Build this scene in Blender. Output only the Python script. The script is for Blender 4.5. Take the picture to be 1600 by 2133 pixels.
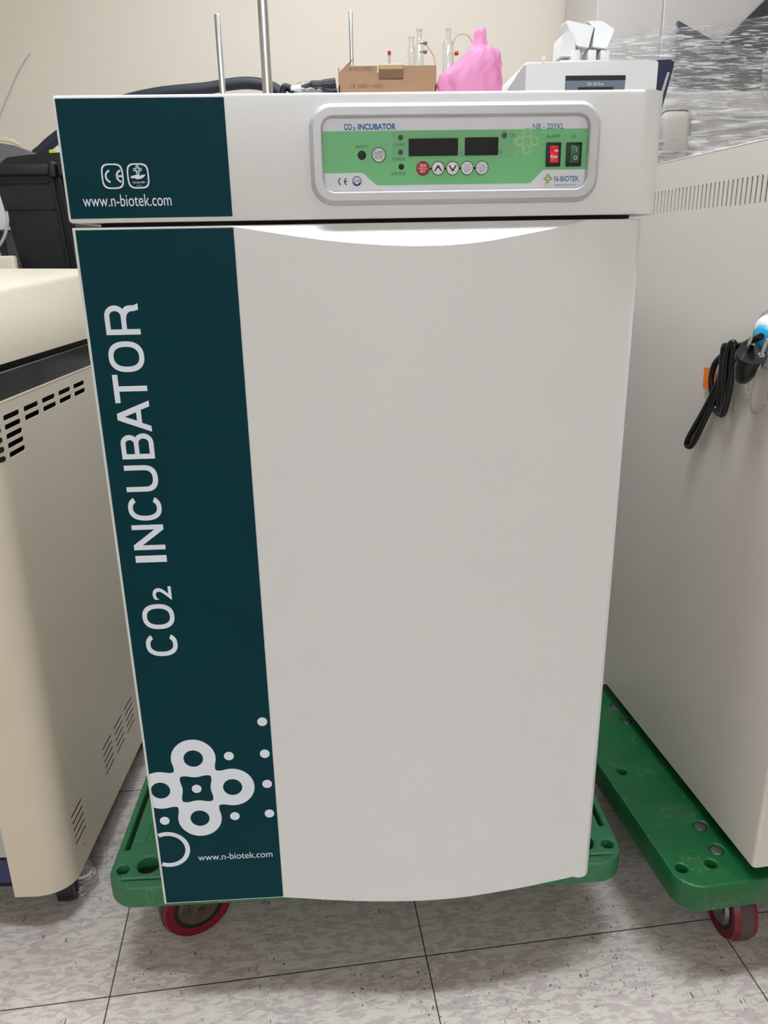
import bpy, bmesh, math, random
from mathutils import Vector, Matrix
for o in list(bpy.data.objects): bpy.data.objects.remove(o)
SC = bpy.context.scene
COL = SC.collection
PI = math.pi
random.seed(7)

# ------------------------------------------------------------------ camera
F, PITCH, ROLL, YAW = 1612.0, 0.32356, -0.018654, 0.04664
CAM = Vector((0.29259, -0.91049, 1.09047))
def cam_axes():
    w = Vector((math.sin(YAW)*math.cos(PITCH), math.cos(YAW)*math.cos(PITCH), -math.sin(PITCH)))
    r0 = Vector((math.cos(YAW), -math.sin(YAW), 0)); u0 = r0.cross(w)
    c, s = math.cos(ROLL), math.sin(ROLL)
    return c*r0 + s*u0, -s*r0 + c*u0, w
RX, UX, WX = cam_axes()
cd = bpy.data.cameras.new('camera'); cam = bpy.data.objects.new('camera', cd); COL.objects.link(cam)
cd.sensor_fit = 'HORIZONTAL'; cd.sensor_width = 36; cd.lens = 36*F/1600
cd.clip_start = 0.02; cd.clip_end = 50
cam.matrix_world = Matrix(((RX.x, UX.x, -WX.x, CAM.x), (RX.y, UX.y, -WX.y, CAM.y), (RX.z, UX.z, -WX.z, CAM.z), (0, 0, 0, 1)))
SC.camera = cam
def ray(px, py): return WX + RX*((px-800)/F) - UX*((py-1066.5)/F)
def aty(px, py, y): d = ray(px, py); return CAM + d*((y-CAM.y)/d.y)
def atz(px, py, z): d = ray(px, py); return CAM + d*((z-CAM.z)/d.z)
def atp(px, py, P, n): d = ray(px, py); return CAM + d*((n.dot(P-CAM))/n.dot(d))

# ------------------------------------------------------------------ world, exposure, ceiling lights
SC.view_settings.view_transform = 'Standard'; SC.view_settings.look = 'None'
SC.view_settings.gamma = 1.0; SC.view_settings.use_curve_mapping = False
SC.view_settings.exposure = -0.10
world = bpy.data.worlds.new('world'); SC.world = world; world.use_nodes = True
world.node_tree.nodes['Background'].inputs[0].default_value = (1.0, 0.98, 0.95, 1)
world.node_tree.nodes['Background'].inputs[1].default_value = 0.3
LAMPS = [(0.35, -0.06, 1.5, 0.30, 42.0), (0.4, 1.55, 1.5, 0.30, 14.0), (-1.3, -4.8, 0.30, 1.3, 18.0), (1.9, -4.8, 0.30, 1.3, 18.0), (0.3, -4.4, 1.5, 0.35, 48.0)]  # x, y, sx, sy, strength; back and two side panels are added fill, unseen
CEIL = 2.65

# ------------------------------------------------------------------ materials
def lin(c):
    return tuple((v/12.92 if v <= .04045 else ((v+.055)/1.055)**2.4) for v in [x/255 for x in c])
def mat(name, rgb, rough=.5, metal=0, spec=.5, coat=0, bump=0, bscale=200, var=0, vscale=6, alpha=1, trans=0, ior=1.45):
    m = bpy.data.materials.new(name); m.use_nodes = True
    nt = m.node_tree; b = nt.nodes['Principled BSDF']
    c = lin(rgb)+(1,)
    b.inputs['Base Color'].default_value = c
    b.inputs['Roughness'].default_value = rough; b.inputs['Metallic'].default_value = metal
    b.inputs['Specular IOR Level'].default_value = spec; b.inputs['Coat Weight'].default_value = coat
    b.inputs['Coat Roughness'].default_value = .08
    b.inputs['Alpha'].default_value = alpha; b.inputs['Transmission Weight'].default_value = trans; b.inputs['IOR'].default_value = ior
    tc = nt.nodes.new('ShaderNodeTexCoord')
    if var:
        n = nt.nodes.new('ShaderNodeTexNoise'); n.inputs['Scale'].default_value = vscale; n.inputs['Detail'].default_value = 6
        nt.links.new(tc.outputs['Object'], n.inputs['Vector'])
        mx = nt.nodes.new('ShaderNodeMix'); mx.data_type = 'RGBA'
        mx.inputs[6].default_value = tuple(v*(1-var) for v in c[:3])+(1,)
        mx.inputs[7].default_value = tuple(min(1, v*(1+var)) for v in c[:3])+(1,)
        nt.links.new(n.outputs['Fac'], mx.inputs[0]); nt.links.new(mx.outputs[2], b.inputs['Base Color'])
    if bump:
        n = nt.nodes.new('ShaderNodeTexNoise'); n.inputs['Scale'].default_value = bscale; n.inputs['Detail'].default_value = 3
        nt.links.new(tc.outputs['Object'], n.inputs['Vector'])
        bp = nt.nodes.new('ShaderNodeBump'); bp.inputs['Strength'].default_value = bump; bp.inputs['Distance'].default_value = .002
        nt.links.new(n.outputs['Fac'], bp.inputs['Height']); nt.links.new(bp.outputs[0], b.inputs['Normal'])
    return m
def emis(name, rgb, s):
    m = bpy.data.materials.new(name); m.use_nodes = True; nt = m.node_tree
    nt.nodes.remove(nt.nodes['Principled BSDF']); e = nt.nodes.new('ShaderNodeEmission')
    e.inputs[0].default_value = lin(rgb)+(1,); e.inputs[1].default_value = s
    nt.links.new(e.outputs[0], nt.nodes['Material Output'].inputs[0]); return m

M = dict(
 white=mat('incubator_white_paint', (224, 224, 223), .32, bump=.05, bscale=500, var=.012, vscale=3),
 teal=mat('teal_film', (0, 54, 63), .42, var=.08, vscale=14, spec=.12),
 pale=mat('pale_print', (228, 234, 244), .45),
 black=mat('black_plastic', (16, 16, 18), .4),
 dark=mat('dark_gap', (6, 6, 7), .8),  # near-black for the shade in gaps and holes, also the door gasket
 silver=mat('silver_frame', (192, 192, 196), .33, metal=.35, bump=.04, bscale=900),
 plate=mat('faceplate_white', (226, 228, 234), .35),
 green=mat('faceplate_green', (116, 196, 134), .38),
 paleg=mat('faceplate_pale_green', (150, 204, 152), .38),
 blue=mat('print_blue', (16, 104, 166), .4),
 navyp=mat('print_navy', (28, 66, 130), .4),
 olive=mat('print_olive', (140, 172, 50), .4),
 ink=mat('print_ink', (24, 30, 32), .5),
 btn=mat('button_white', (228, 228, 230), .35),
 btnred=mat('button_red', (200, 24, 44), .35),
 rred=mat('rocker_red', (214, 20, 40), .22, coat=.5),
 rgrn=mat('rocker_green', (0, 92, 52), .2, coat=.6),
 disp=mat('display_black', (9, 8, 9), .3, spec=.3),
 seg=mat('display_segment', (34, 30, 32), .5, spec=.2),
 tape=mat('clear_tape', (170, 215, 180), .12, alpha=.11),
 cream=mat('cream_paint', (217, 206, 186), .38, bump=.04, bscale=500, var=.012, vscale=3),
 rwhite=mat('warm_grey_paint', (209, 201, 191), .33, bump=.04, bscale=500, var=.012, vscale=3),
 band=mat('dark_glossy_band', (30, 27, 26), .14, var=.4, vscale=30),
 chrome=mat('chrome', (220, 215, 215), .15, metal=1),
 navy=mat('navy_plastic', (50, 52, 96), .35),
 grn=mat('green_plastic', (16, 92, 46), .42, bump=.25, bscale=60, var=.22, vscale=18),
 grn2=mat('green_plastic_worn', (44, 112, 72), .5, bump=.3, bscale=60, var=.25, vscale=14),
 steel=mat('zinc_steel', (150, 148, 144), .35, metal=.9, var=.15, vscale=60),
 rust=mat('rusty_hub', (84, 74, 62), .6, metal=.4, var=.5, vscale=90, bump=.5, bscale=300),
 tyre=mat('red_tyre', (112, 8, 32), .38),
 tread=mat('worn_tread', (72, 60, 60), .45, var=.4, vscale=300, bump=.5, bscale=700),
 card=mat('cardboard', (164, 130, 100), .8, var=.06, vscale=20),
 cardd=mat('cardboard_inner', (120, 92, 66), .85),
 tapeb=mat('packing_tape', (180, 146, 104), .25),
 blackp=mat('black_bin_plastic', (26, 25, 31), .42, bump=.1, bscale=300),
 hose=mat('grey_hose', (46, 52, 62), .45),
 rod=mat('polished_rod', (222, 222, 220), .28, metal=1),
 pwhite=mat('white_plastic', (224, 223, 221), .35),
 gasket=mat('grey_gasket', (90, 88, 86), .6),
 iblue=mat('instrument_navy', (40, 46, 74), .35),
 scr=mat('screen_grey', (112, 122, 136), .25),
 lgrey=mat('light_grey_plastic', (178, 178, 178), .5),
 dgrey=mat('dark_grey_plastic', (88, 90, 98), .35),
 orange=mat('orange_tag', (236, 120, 14), .5),
 cord=mat('black_cord', (10, 10, 12), .22),
 nickel=mat('nickel', (190, 188, 180), .25, metal=1),
 bball=mat('blue_plastic', (30, 150, 190), .4),
 bench=mat('bench_top', (190, 188, 182), .4),
 glass=mat('clear_glass', (250, 252, 252), .03, trans=1),
 rubber=mat('beige_tube', (226, 208, 170), .4, trans=.3),
 redcap=mat('red_cap', (200, 26, 36), .4),
 lime=mat('lime_strip', (196, 214, 30), .5),
 cableb=mat('pale_cable', (214, 208, 176), .5),
)
# translucent pink bag
m = mat('pink_bag', (248, 184, 222), .3, bump=1, bscale=26); nt = m.node_tree; b = nt.nodes['Principled BSDF']
tr = nt.nodes.new('ShaderNodeBsdfTranslucent'); tr.inputs[0].default_value = lin((252, 180, 222))+(1,)
tp = nt.nodes.new('ShaderNodeBsdfTransparent'); tp.inputs[0].default_value = (1, .72, .9, 1)
m1 = nt.nodes.new('ShaderNodeMixShader'); m1.inputs[0].default_value = .4
m2 = nt.nodes.new('ShaderNodeMixShader'); m2.inputs[0].default_value = .30
nt.links.new(b.outputs[0], m1.inputs[1]); nt.links.new(tr.outputs[0], m1.inputs[2]); nt.links.new(m1.outputs[0], m2.inputs[1]); nt.links.new(tp.outputs[0], m2.inputs[2])
nt.links.new(m2.outputs[0], nt.nodes['Material Output'].inputs[0]); M['pink'] = m
# scratches and dirt on the two green decks
for key in ('grn', 'grn2'):
    nt = M[key].node_tree; b = nt.nodes['Principled BSDF']; src = b.inputs['Base Color'].links[0].from_socket
    tc = nt.nodes.new('ShaderNodeTexCoord')
    for sc, w_, thr, col, amt in (((6, 22, 6), .006, .53, (100, 150, 104), .38), ((30, 4, 6), .005, .56, (110, 156, 110), .32), ((9, 9, 9), None, .61, (70, 84, 62), .28)):
        mp = nt.nodes.new('ShaderNodeMapping'); mp.inputs['Scale'].default_value = sc; mp.inputs['Rotation'].default_value = (0, 0, .5); nt.links.new(tc.outputs['Object'], mp.inputs[0])
        n = nt.nodes.new('ShaderNodeTexNoise'); n.inputs['Scale'].default_value = 2.2; n.inputs['Detail'].default_value = 5; n.inputs['Distortion'].default_value = .4; nt.links.new(mp.outputs[0], n.inputs['Vector'])
        n2 = nt.nodes.new('ShaderNodeTexNoise'); n2.inputs['Scale'].default_value = 16; n2.inputs['Detail'].default_value = 4; nt.links.new(tc.outputs['Object'], n2.inputs['Vector'])
        g = nt.nodes.new('ShaderNodeMath'); g.operation = 'GREATER_THAN'; g.inputs[1].default_value = thr; nt.links.new(n2.outputs['Fac'], g.inputs[0])
        f = g.outputs[0]
        if w_:
            a = nt.nodes.new('ShaderNodeMath'); a.operation = 'COMPARE'; a.inputs[1].default_value = .5; a.inputs[2].default_value = w_; nt.links.new(n.outputs['Fac'], a.inputs[0])
            c = nt.nodes.new('ShaderNodeMath'); c.operation = 'MULTIPLY'; nt.links.new(a.outputs[0], c.inputs[0]); nt.links.new(f, c.inputs[1]); f = c.outputs[0]
        k = nt.nodes.new('ShaderNodeMath'); k.operation = 'MULTIPLY'; k.inputs[1].default_value = amt; nt.links.new(f, k.inputs[0])
        mx = nt.nodes.new('ShaderNodeMix'); mx.data_type = 'RGBA'; mx.inputs[7].default_value = lin(col)+(1,); nt.links.new(k.outputs[0], mx.inputs[0]); nt.links.new(src, mx.inputs[6]); src = mx.outputs[2]
    nt.links.new(src, b.inputs['Base Color'])
# stretch film; opaque white streaks paint the highlights on its folds
def film_mat(name, scale, rot, dens=.30):
    m = bpy.data.materials.new(name); m.use_nodes = True; nt = m.node_tree; b = nt.nodes['Principled BSDF']
    b.inputs['Base Color'].default_value = (.92, .92, .92, 1); b.inputs['Roughness'].default_value = .12
    tc = nt.nodes.new('ShaderNodeTexCoord'); mp = nt.nodes.new('ShaderNodeMapping')
    mp.inputs['Scale'].default_value = scale; mp.inputs['Rotation'].default_value = rot
    n = nt.nodes.new('ShaderNodeTexNoise'); n.inputs['Scale'].default_value = 1; n.inputs['Detail'].default_value = 5; n.inputs['Distortion'].default_value = .6
    nt.links.new(tc.outputs['Object'], mp.inputs[0]); nt.links.new(mp.outputs[0], n.inputs['Vector'])
    bp = nt.nodes.new('ShaderNodeBump'); bp.inputs['Strength'].default_value = 1; bp.inputs['Distance'].default_value = .012
    nt.links.new(n.outputs['Fac'], bp.inputs['Height']); nt.links.new(bp.outputs[0], b.inputs['Normal'])
    cr = nt.nodes.new('ShaderNodeValToRGB'); cr.color_ramp.elements[0].position = .44; cr.color_ramp.elements[0].color = (dens*.30,)*3+(1,); e_ = cr.color_ramp.elements.new(.53); e_.color = (dens*.8,)*3+(1,)
    cr.color_ramp.elements[-1].position = .62; cr.color_ramp.elements[-1].color = (1, 1, 1, 1)
    nt.links.new(n.outputs['Fac'], cr.inputs[0])
    tp = nt.nodes.new('ShaderNodeBsdfTransparent'); g = nt.nodes.new('ShaderNodeBsdfGlossy'); g.inputs['Roughness'].default_value = .14
    nt.links.new(bp.outputs[0], g.inputs['Normal'])
    a = nt.nodes.new('ShaderNodeMixShader'); nt.links.new(cr.outputs[0], a.inputs[0]); nt.links.new(tp.outputs[0], a.inputs[1]); nt.links.new(b.outputs[0], a.inputs[2])
    c = nt.nodes.new('ShaderNodeMixShader'); c.inputs[0].default_value = .16
    nt.links.new(a.outputs[0], c.inputs[1]); nt.links.new(g.outputs[0], c.inputs[2]); nt.links.new(c.outputs[0], nt.nodes['Material Output'].inputs[0])
    return m
M['film'] = film_mat('stretch_film', (18, 14, 210), (0, .30, 0), .20)
M['film3'] = film_mat('stretch_film_dense', (9, 14, 110), (0, .50, 0), .75)
M['film2'] = film_mat('stretch_film_loose', (10, 10, 120), (0, .12, 0), .30)

# ------------------------------------------------------------------ helpers
OFF = {}
def root_of(o):
    while o.parent: o = o.parent
    return o
def thing(name, label, cat, loc=(0, 0, 0), rz=0, group=None, world_coords=True):
    o = bpy.data.objects.new(name, None); COL.objects.link(o); o.empty_display_size = .05
    o.location = loc; o.rotation_euler = (0, 0, rz); o['label'] = label; o['category'] = cat
    if group: o['group'] = group
    OFF[o] = Vector(loc) if world_coords and rz == 0 else Vector((0, 0, 0))
    return o
def obj(name, bm, m, parent=None, smooth=None, label=None):
    me = bpy.data.meshes.new(name)
    if parent is not None:
        off = OFF.get(root_of(parent), Vector((0, 0, 0)))
        if off.length: bmesh.ops.translate(bm, verts=bm.verts, vec=-off)
    bmesh.ops.recalc_face_normals(bm, faces=bm.faces)
    bm.to_mesh(me); bm.free()
    o = bpy.data.objects.new(name, me); COL.objects.link(o); me.materials.append(m)
    if smooth is None:
        for p in me.polygons: p.use_smooth = False
    if smooth is not None:
        for p in me.polygons: p.use_smooth = True
        me.set_sharp_from_angle(angle=math.radians(smooth))
    if parent is not None: o.parent = parent
    if label: o['label'] = label
    return o
def tag(o, label, cat, group=None):
    o['label'] = label; o['category'] = cat
    if group: o['group'] = group
    return o
def origin_to_base(o):
    me = o.data; xs = [v.co for v in me.vertices]
    c = Vector(((min(v.x for v in xs)+max(v.x for v in xs))/2, (min(v.y for v in xs)+max(v.y for v in xs))/2, min(v.z for v in xs)))
    for v in me.vertices: v.co -= c
    o.location = o.location + c
    return o
def struct(name, bm, m):
    o = obj(name, bm, m); o['kind'] = 'structure'; return o
def new(): return bmesh.new()
def box(bm, x0, x1, y0, y1, z0, z1, r=0, seg=2, mtx=None):
    res = bmesh.ops.create_cube(bm, size=1)
    vs = res['verts']
    for v in vs: v.co = Vector(((x0+x1)/2+v.co.x*(x1-x0), (y0+y1)/2+v.co.y*(y1-y0), (z0+z1)/2+v.co.z*(z1-z0)))
    if r > 0:
        es = list({e for v in vs for e in v.link_edges})
        rr = bmesh.ops.bevel(bm, geom=es, offset=r, segments=seg, affect='EDGES', profile=.5)
        vs = list({v for f in rr['faces'] for v in f.verts} | {v for v in vs if v.is_valid})
    if mtx is not None: bmesh.ops.transform(bm, matrix=mtx, verts=vs)
    return vs
def rrect(x0, x1, z0, z1, r, n=8):
    pts = []
    for cx, cz, a in ((x1-r, z0+r, -PI/2), (x1-r, z1-r, 0), (x0+r, z1-r, PI/2), (x0+r, z0+r, PI)):
        for i in range(n+1): t = a+PI/2*i/n; pts.append((cx+r*math.cos(t), cz+r*math.sin(t)))
    return pts
def circ(cx, cz, r, n=32, ry=None): return [(cx+r*math.cos(2*PI*i/n), cz+(ry or r)*math.sin(2*PI*i/n)) for i in range(n)]
def arc(cx, cz, r0, r1, a0, a1, n=24):
    o = [(cx+r1*math.cos(a0+(a1-a0)*i/n), cz+r1*math.sin(a0+(a1-a0)*i/n)) for i in range(n+1)]
    return o+[(cx+r0*math.cos(a1+(a0-a1)*i/n), cz+r0*math.sin(a1+(a0-a1)*i/n)) for i in range(n+1)]
MXZ = Matrix(((1, 0, 0, 0), (0, 0, -1, 0), (0, 1, 0, 0), (0, 0, 0, 1)))     # curve plane -> xz plane, facing -y
MYZ = Matrix(((0, 0, 1, 0), (1, 0, 0, 0), (0, 1, 0, 0), (0, 0, 0, 1)))      # curve plane -> yz plane
def merge_mesh(bm, me, mtx):
    me.transform(mtx); bm.from_mesh(me); bpy.data.meshes.remove(me)
def curve_to(bm, cu, mtx):
    o = bpy.data.objects.new('tmp', cu); COL.objects.link(o)
    dg = bpy.context.evaluated_depsgraph_get(); dg.update()
    me = bpy.data.meshes.new_from_object(o.evaluated_get(dg))
    bpy.data.objects.remove(o)
    (bpy.data.curves).remove(cu)
    merge_mesh(bm, me, mtx)
def plate(bm, loops, thick, mtx, bevel=0):
    """flat plate: first loop is the outline, the others are holes; thickness centred on the plane"""
    cu = bpy.data.curves.new('tmp', 'CURVE'); cu.dimensions = '2D'; cu.fill_mode = 'BOTH'
    cu.extrude = max(0, thick/2-bevel); cu.bevel_depth = bevel; cu.bevel_resolution = 1
    if bevel: cu.offset = -bevel
    for lp in loops:
        s = cu.splines.new('POLY'); s.points.add(len(lp)-1); s.use_cyclic_u = True
        for p, q in zip(s.points, lp): p.co = (q[0], q[1], 0, 1)
    curve_to(bm, cu, mtx)
def text_bm(bm, s, box4, mtx, thick=.0002, bold=0, rot=False, shear=0):
    """text stretched to fill box4 = (u0, u1, v0, v1); rot: reads upwards (text x -> +v, text y -> -u)"""
    cu = bpy.data.curves.new('tmp', 'FONT'); cu.body = s; cu.size = 1; cu.fill_mode = 'BOTH'; cu.resolution_u = 6; cu.shear = shear
    cu.offset = bold
    o = bpy.data.objects.new('tmp', cu); COL.objects.link(o)
    dg = bpy.context.evaluated_depsgraph_get(); dg.update()
    me = bpy.data.meshes.new_from_object(o.evaluated_get(dg)); bpy.data.objects.remove(o); bpy.data.curves.remove(cu)
    xs = [v.co.x for v in me.vertices]; ys = [v.co.y for v in me.vertices]
    a, b, c, d = min(xs), max(xs), min(ys), max(ys)
    u0, u1, v0, v1 = box4
    for v in me.vertices:
        fx, fy = (v.co.x-a)/max(1e-6, b-a), (v.co.y-c)/max(1e-6, d-c)
        if rot: v.co = Vector((u1+(u0-u1)*fy, v0+(v1-v0)*fx, 0))
        else: v.co = Vector((u0+(u1-u0)*fx, v0+(v1-v0)*fy, 0))
    merge_mesh(bm, me, mtx)
def ymtx(y): return Matrix.Translation((0, y, 0)) @ MXZ
def tube(bm, pts, r, seg=10, closed=False, cap=True):
    pts = [Vector(p) for p in pts]; n = len(pts); rings = []
    up = Vector((0.13, 0.31, 0.94))
    for i, p in enumerate(pts):
        t = (pts[(i+1) % n]-pts[i-1]) if closed else (pts[min(i+1, n-1)]-pts[max(i-1, 0)])
        t.normalize(); a = t.cross(up)
        if a.length < 1e-4: a = t.cross(Vector((1, 0, 0)))
        a.normalize(); b = t.cross(a); up = -b if False else up
        rr = r[i] if isinstance(r, (list, tuple)) else r
        rings.append([bm.verts.new(p+rr*(math.cos(2*PI*k/seg)*a+math.sin(2*PI*k/seg)*b)) for k in range(seg)])
    for i in range(n if closed else n-1):
        A, B = rings[i], rings[(i+1) % n]
        for k in range(seg): bm.faces.new((A[k], A[(k+1) % seg], B[(k+1) % seg], B[k]))
    if cap and not closed: bm.faces.new(rings[0]); bm.faces.new(list(reversed(rings[-1])))
def smooth_path(pts, sub=8, closed=False):
    P = [Vector(p) for p in pts]; n = len(P); out = []
    rng = range(n if closed else n-1)
    for i in rng:
        p0 = P[(i-1) % n] if closed or i > 0 else P[0]; p1 = P[i]; p2 = P[(i+1) % n]; p3 = P[(i+2) % n] if closed or i+2 < n else P[-1]
        for k in range(sub):
            t = k/sub
            out.append(.5*((2*p1)+(-p0+p2)*t+(2*p0-5*p1+4*p2-p3)*t*t+(-p0+3*p1-3*p2+p3)*t**3))
    if not closed: out.append(P[-1])
    return out
def lathe(bm, prof, center=(0, 0, 0), mtx=None, seg=32, close=True):
    """prof: (radius, height) pairs revolved about local z"""
    mt = mtx if mtx is not None else Matrix.Translation(center); rings = []
    for r, z in prof:
        rings.append([bm.verts.new(mt @ Vector((max(r, 1e-5)*math.cos(2*PI*k/seg), max(r, 1e-5)*math.sin(2*PI*k/seg), z))) for k in range(seg)])
    for A, B in zip(rings, rings[1:]):
        for k in range(seg): bm.faces.new((A[k], A[(k+1) % seg], B[(k+1) % seg], B[k]))
    if close: bm.faces.new(rings[0]); bm.faces.new(rings[-1])
def prism(bm, pts, z0, z1, mtx=None):
    """pts (x, y) polygon extruded in z"""
    lo = [bm.verts.new((x, y, z0)) for x, y in pts]; hi = [bm.verts.new((x, y, z1)) for x, y in pts]
    n = len(pts)
    for i in range(n): bm.faces.new((lo[i], lo[(i+1) % n], hi[(i+1) % n], hi[i]))
    bm.faces.new(lo); bm.faces.new(hi)
    if mtx is not None: bmesh.ops.transform(bm, matrix=mtx, verts=lo+hi)
    return lo+hi
def facing(c, n):
    """matrix with local z along n at c"""
    n = Vector(n).normalized(); return Matrix.Translation(c) @ n.to_track_quat('Z', 'Y').to_matrix().to_4x4()

# ------------------------------------------------------------------ room
def floor_material():
    m = bpy.data.materials.new('vinyl_floor_tiles'); m.use_nodes = True; nt = m.node_tree; N = nt.nodes.new; L = nt.links.new
    b = nt.nodes['Principled BSDF']; b.inputs['Roughness'].default_value = .42
    tc = N('ShaderNodeTexCoord'); mp = N('ShaderNodeMapping'); mp.vector_type = 'TEXTURE'
    mp.inputs['Location'].default_value = (-.1057, .0136, 0); mp.inputs['Rotation'].default_value = (0, 0, .08)
    L(tc.outputs['Object'], mp.inputs[0])
    sx = N('ShaderNodeSeparateXYZ'); L(mp.outputs[0], sx.inputs[0])
    def math_(op, a, bb=None, cc=None):
        n = N('ShaderNodeMath'); n.operation = op
        for i, v in enumerate((a, bb, cc)):
            if v is None: continue
            if isinstance(v, (int, float)): n.inputs[i].default_value = v
            else: L(v, n.inputs[i])
        return n.outputs[0]
    def seam(c):
        f = math_('PINGPONG', c, .25); return math_('LESS_THAN', f, .0011)
    seamf = math_('MAXIMUM', seam(sx.outputs[0]), seam(sx.outputs[1]))
    def noise(sc, scale, det=4, dist=0, w=0):
        mm = N('ShaderNodeMapping'); mm.inputs['Scale'].default_value = sc; mm.inputs['Location'].default_value = (w, w*1.7, 0); L(mp.outputs[0], mm.inputs[0])
        n = N('ShaderNodeTexNoise'); n.inputs['Scale'].default_value = scale; n.inputs['Detail'].default_value = det; n.inputs['Distortion'].default_value = dist
        L(mm.outputs[0], n.inputs['Vector']); return n.outputs['Fac']
    def ramp(f, ps):
        r = N('ShaderNodeValToRGB'); r.color_ramp.elements[0].position = ps[0][0]; r.color_ramp.elements[0].color = lin(ps[0][1])+(1,)
        r.color_ramp.elements[1].position = ps[-1][0]; r.color_ramp.elements[1].color = lin(ps[-1][1])+(1,)
        for p, c in ps[1:-1]: e = r.color_ramp.elements.new(p); e.color = lin(c)+(1,)
        L(f, r.inputs[0]); return r.outputs[0]
    def mix(f, a, bb):
        n = N('ShaderNodeMix'); n.data_type = 'RGBA'
        for i, v in ((0, f), (6, a), (7, bb)):
            if isinstance(v, (int, float)): n.inputs[i].default_value = v
            elif isinstance(v, tuple): n.inputs[i].default_value = lin(v)+(1,)
            else: L(v, n.inputs[i])
        return n.outputs[2]
    base = ramp(noise((1, 2.7, 1), 34, 3, 1.1), [(.42, (186, 174, 168)), (.460, (188, 177, 171)), (.475, (206, 195, 187)), (.54, (209, 199, 190)), (.55, (218, 209, 198))])
    base = mix(math_('MULTIPLY', noise((1, 1, 1), 3, 3, 0, 4), .5), base, (196, 184, 176))
    vein = math_('MULTIPLY', math_('LESS_THAN', math_('ABSOLUTE', math_('SUBTRACT', noise((1, 2.4, 1), 30, 2, 1.6, 9), .5)), .010), math_('GREATER_THAN', noise((1, 1, 1), 22, 2, 0, 3), .5))
    base = mix(math_('MULTIPLY', vein, .7), base, (214, 208, 199))
    vein2 = math_('MULTIPLY', math_('LESS_THAN', math_('ABSOLUTE', math_('SUBTRACT', noise((1, 3, 1), 34, 2, 1.4, 21), .5)), .008), math_('GREATER_THAN', noise((1, 1, 1), 20, 2, 0, 13), .5))
    base = mix(math_('MULTIPLY', vein2, .5), base, (122, 114, 110))
    # scuffs: short dark strokes in clusters
    clus = math_('GREATER_THAN', noise((1, 1, 1), 7, 4, 0, 31), .55)
    st = math_('MULTIPLY', math_('GREATER_THAN', noise((1.6, 1, 1), 130, 3, .5, 5), .66), clus)
    st2 = math_('MULTIPLY', math_('GREATER_THAN', noise((5, .6, 1), 60, 3, .3, 15), .68), math_('GREATER_THAN', noise((1, 1, 1), 5, 3, 0, 37), .53))
    dot = math_('GREATER_THAN', noise((1, 1, 1), 70, 2, 0, 55), .775)
    scf = math_('MINIMUM', math_('ADD', math_('ADD', st, st2), dot), 1)
    base = mix(math_('MULTIPLY', scf, .82), base, (52, 46, 44))
    base = mix(math_('MULTIPLY', seamf, .93), base, (40, 34, 32))
    L(base, b.inputs['Base Color'])
    return m
def simple_wall_material():
    m = mat('beige_wall_paint', (231, 220, 204), .6, bump=.12, bscale=120, var=.012, vscale=2.2); return m
WALL = simple_wall_material()
X0, X1, Y0, Y1 = -2.9, 3.3, -6.0, 2.45
bm = new(); box(bm, X0, X1, Y0, Y1, -.05, 0); struct('floor', bm, floor_material())
bm = new(); box(bm, X0, X1, Y1, Y1+.08, 0, CEIL); struct('wall_back', bm, WALL)
bm = new(); box(bm, X0-.08, X0, Y0, Y1, 0, CEIL); struct('wall_left', bm, WALL)
bm = new(); box(bm, X1, X1+.08, Y0, Y1, 0, CEIL); struct('wall_right', bm, WALL)
bm = new(); box(bm, X0, X1, Y0-.08, Y0, 0, CEIL); struct('wall_front', bm, WALL)
bm = new(); box(bm, X0, X1, Y0, Y1, CEIL, CEIL+.05); struct('ceiling', bm, mat('ceiling_tile', (226, 226, 222), .8, bump=.3, bscale=90))
for i, (x, y, sx, sy, e) in enumerate(LAMPS):
    where = ['over the white incubator', 'added to brighten the back wall', 'added as unseen fill, far behind the camera on the left', 'added as unseen fill, far behind the camera on the right', 'lying across, behind the camera'][i]
    t = thing('ceiling_light', 'flat white ceiling light panel '+where, 'ceiling light', (x, y, CEIL-.04), 0, 'ceiling light panels')
    bm = new()
    box(bm, x-sx/2-.02, x+sx/2+.02, y-sy/2-.02, y-sy/2, CEIL-.04, CEIL); box(bm, x-sx/2-.02, x+sx/2+.02, y+sy/2, y+sy/2+.02, CEIL-.04, CEIL)
    box(bm, x-sx/2-.02, x-sx/2, y-sy/2, y+sy/2, CEIL-.04, CEIL); box(bm, x+sx/2, x+sx/2+.02, y-sy/2, y+sy/2, CEIL-.04, CEIL)
    obj('frame', bm, M['pwhite'], t)
    bm = new(); box(bm, x-sx/2, x+sx/2, y-sy/2, y+sy/2, CEIL-.03, CEIL-.02); obj('diffuser', bm, emis('lamp_%d' % i, (238, 246, 255), e), t)

# ------------------------------------------------------------------ CO2 incubator
ZT, ZHB, ZDT, ZDB = 1.2505, 1.1262, 1.1215, .1885
XT = .1763; W = .640
inc = thing('laboratory_incubator', 'tall white incubator with dark teal stripe standing on green dolly', 'incubator', (.32, .30, .175))
# body
bm = new()
prof = [(.006, .052), (.632, .052), (.632, .56), (.006, .56)]
prism(bm, prof, .192, ZHB-.006); obj('body', bm, M['white'], inc)
bm = new(); box(bm, .012, .628, .044, .0525, .21, ZHB-.010); obj('door_gasket', bm, M['dark'], inc)
for x, y in ((.085, .12), (.545, .12), (.085, .455), (.545, .455)):
    bm = new(); lathe(bm, [(.018, .1755), (.018, .187), (.012, .1925)], (x, y, 0), seg=20); obj('foot', bm, M['black'], inc)
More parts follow.
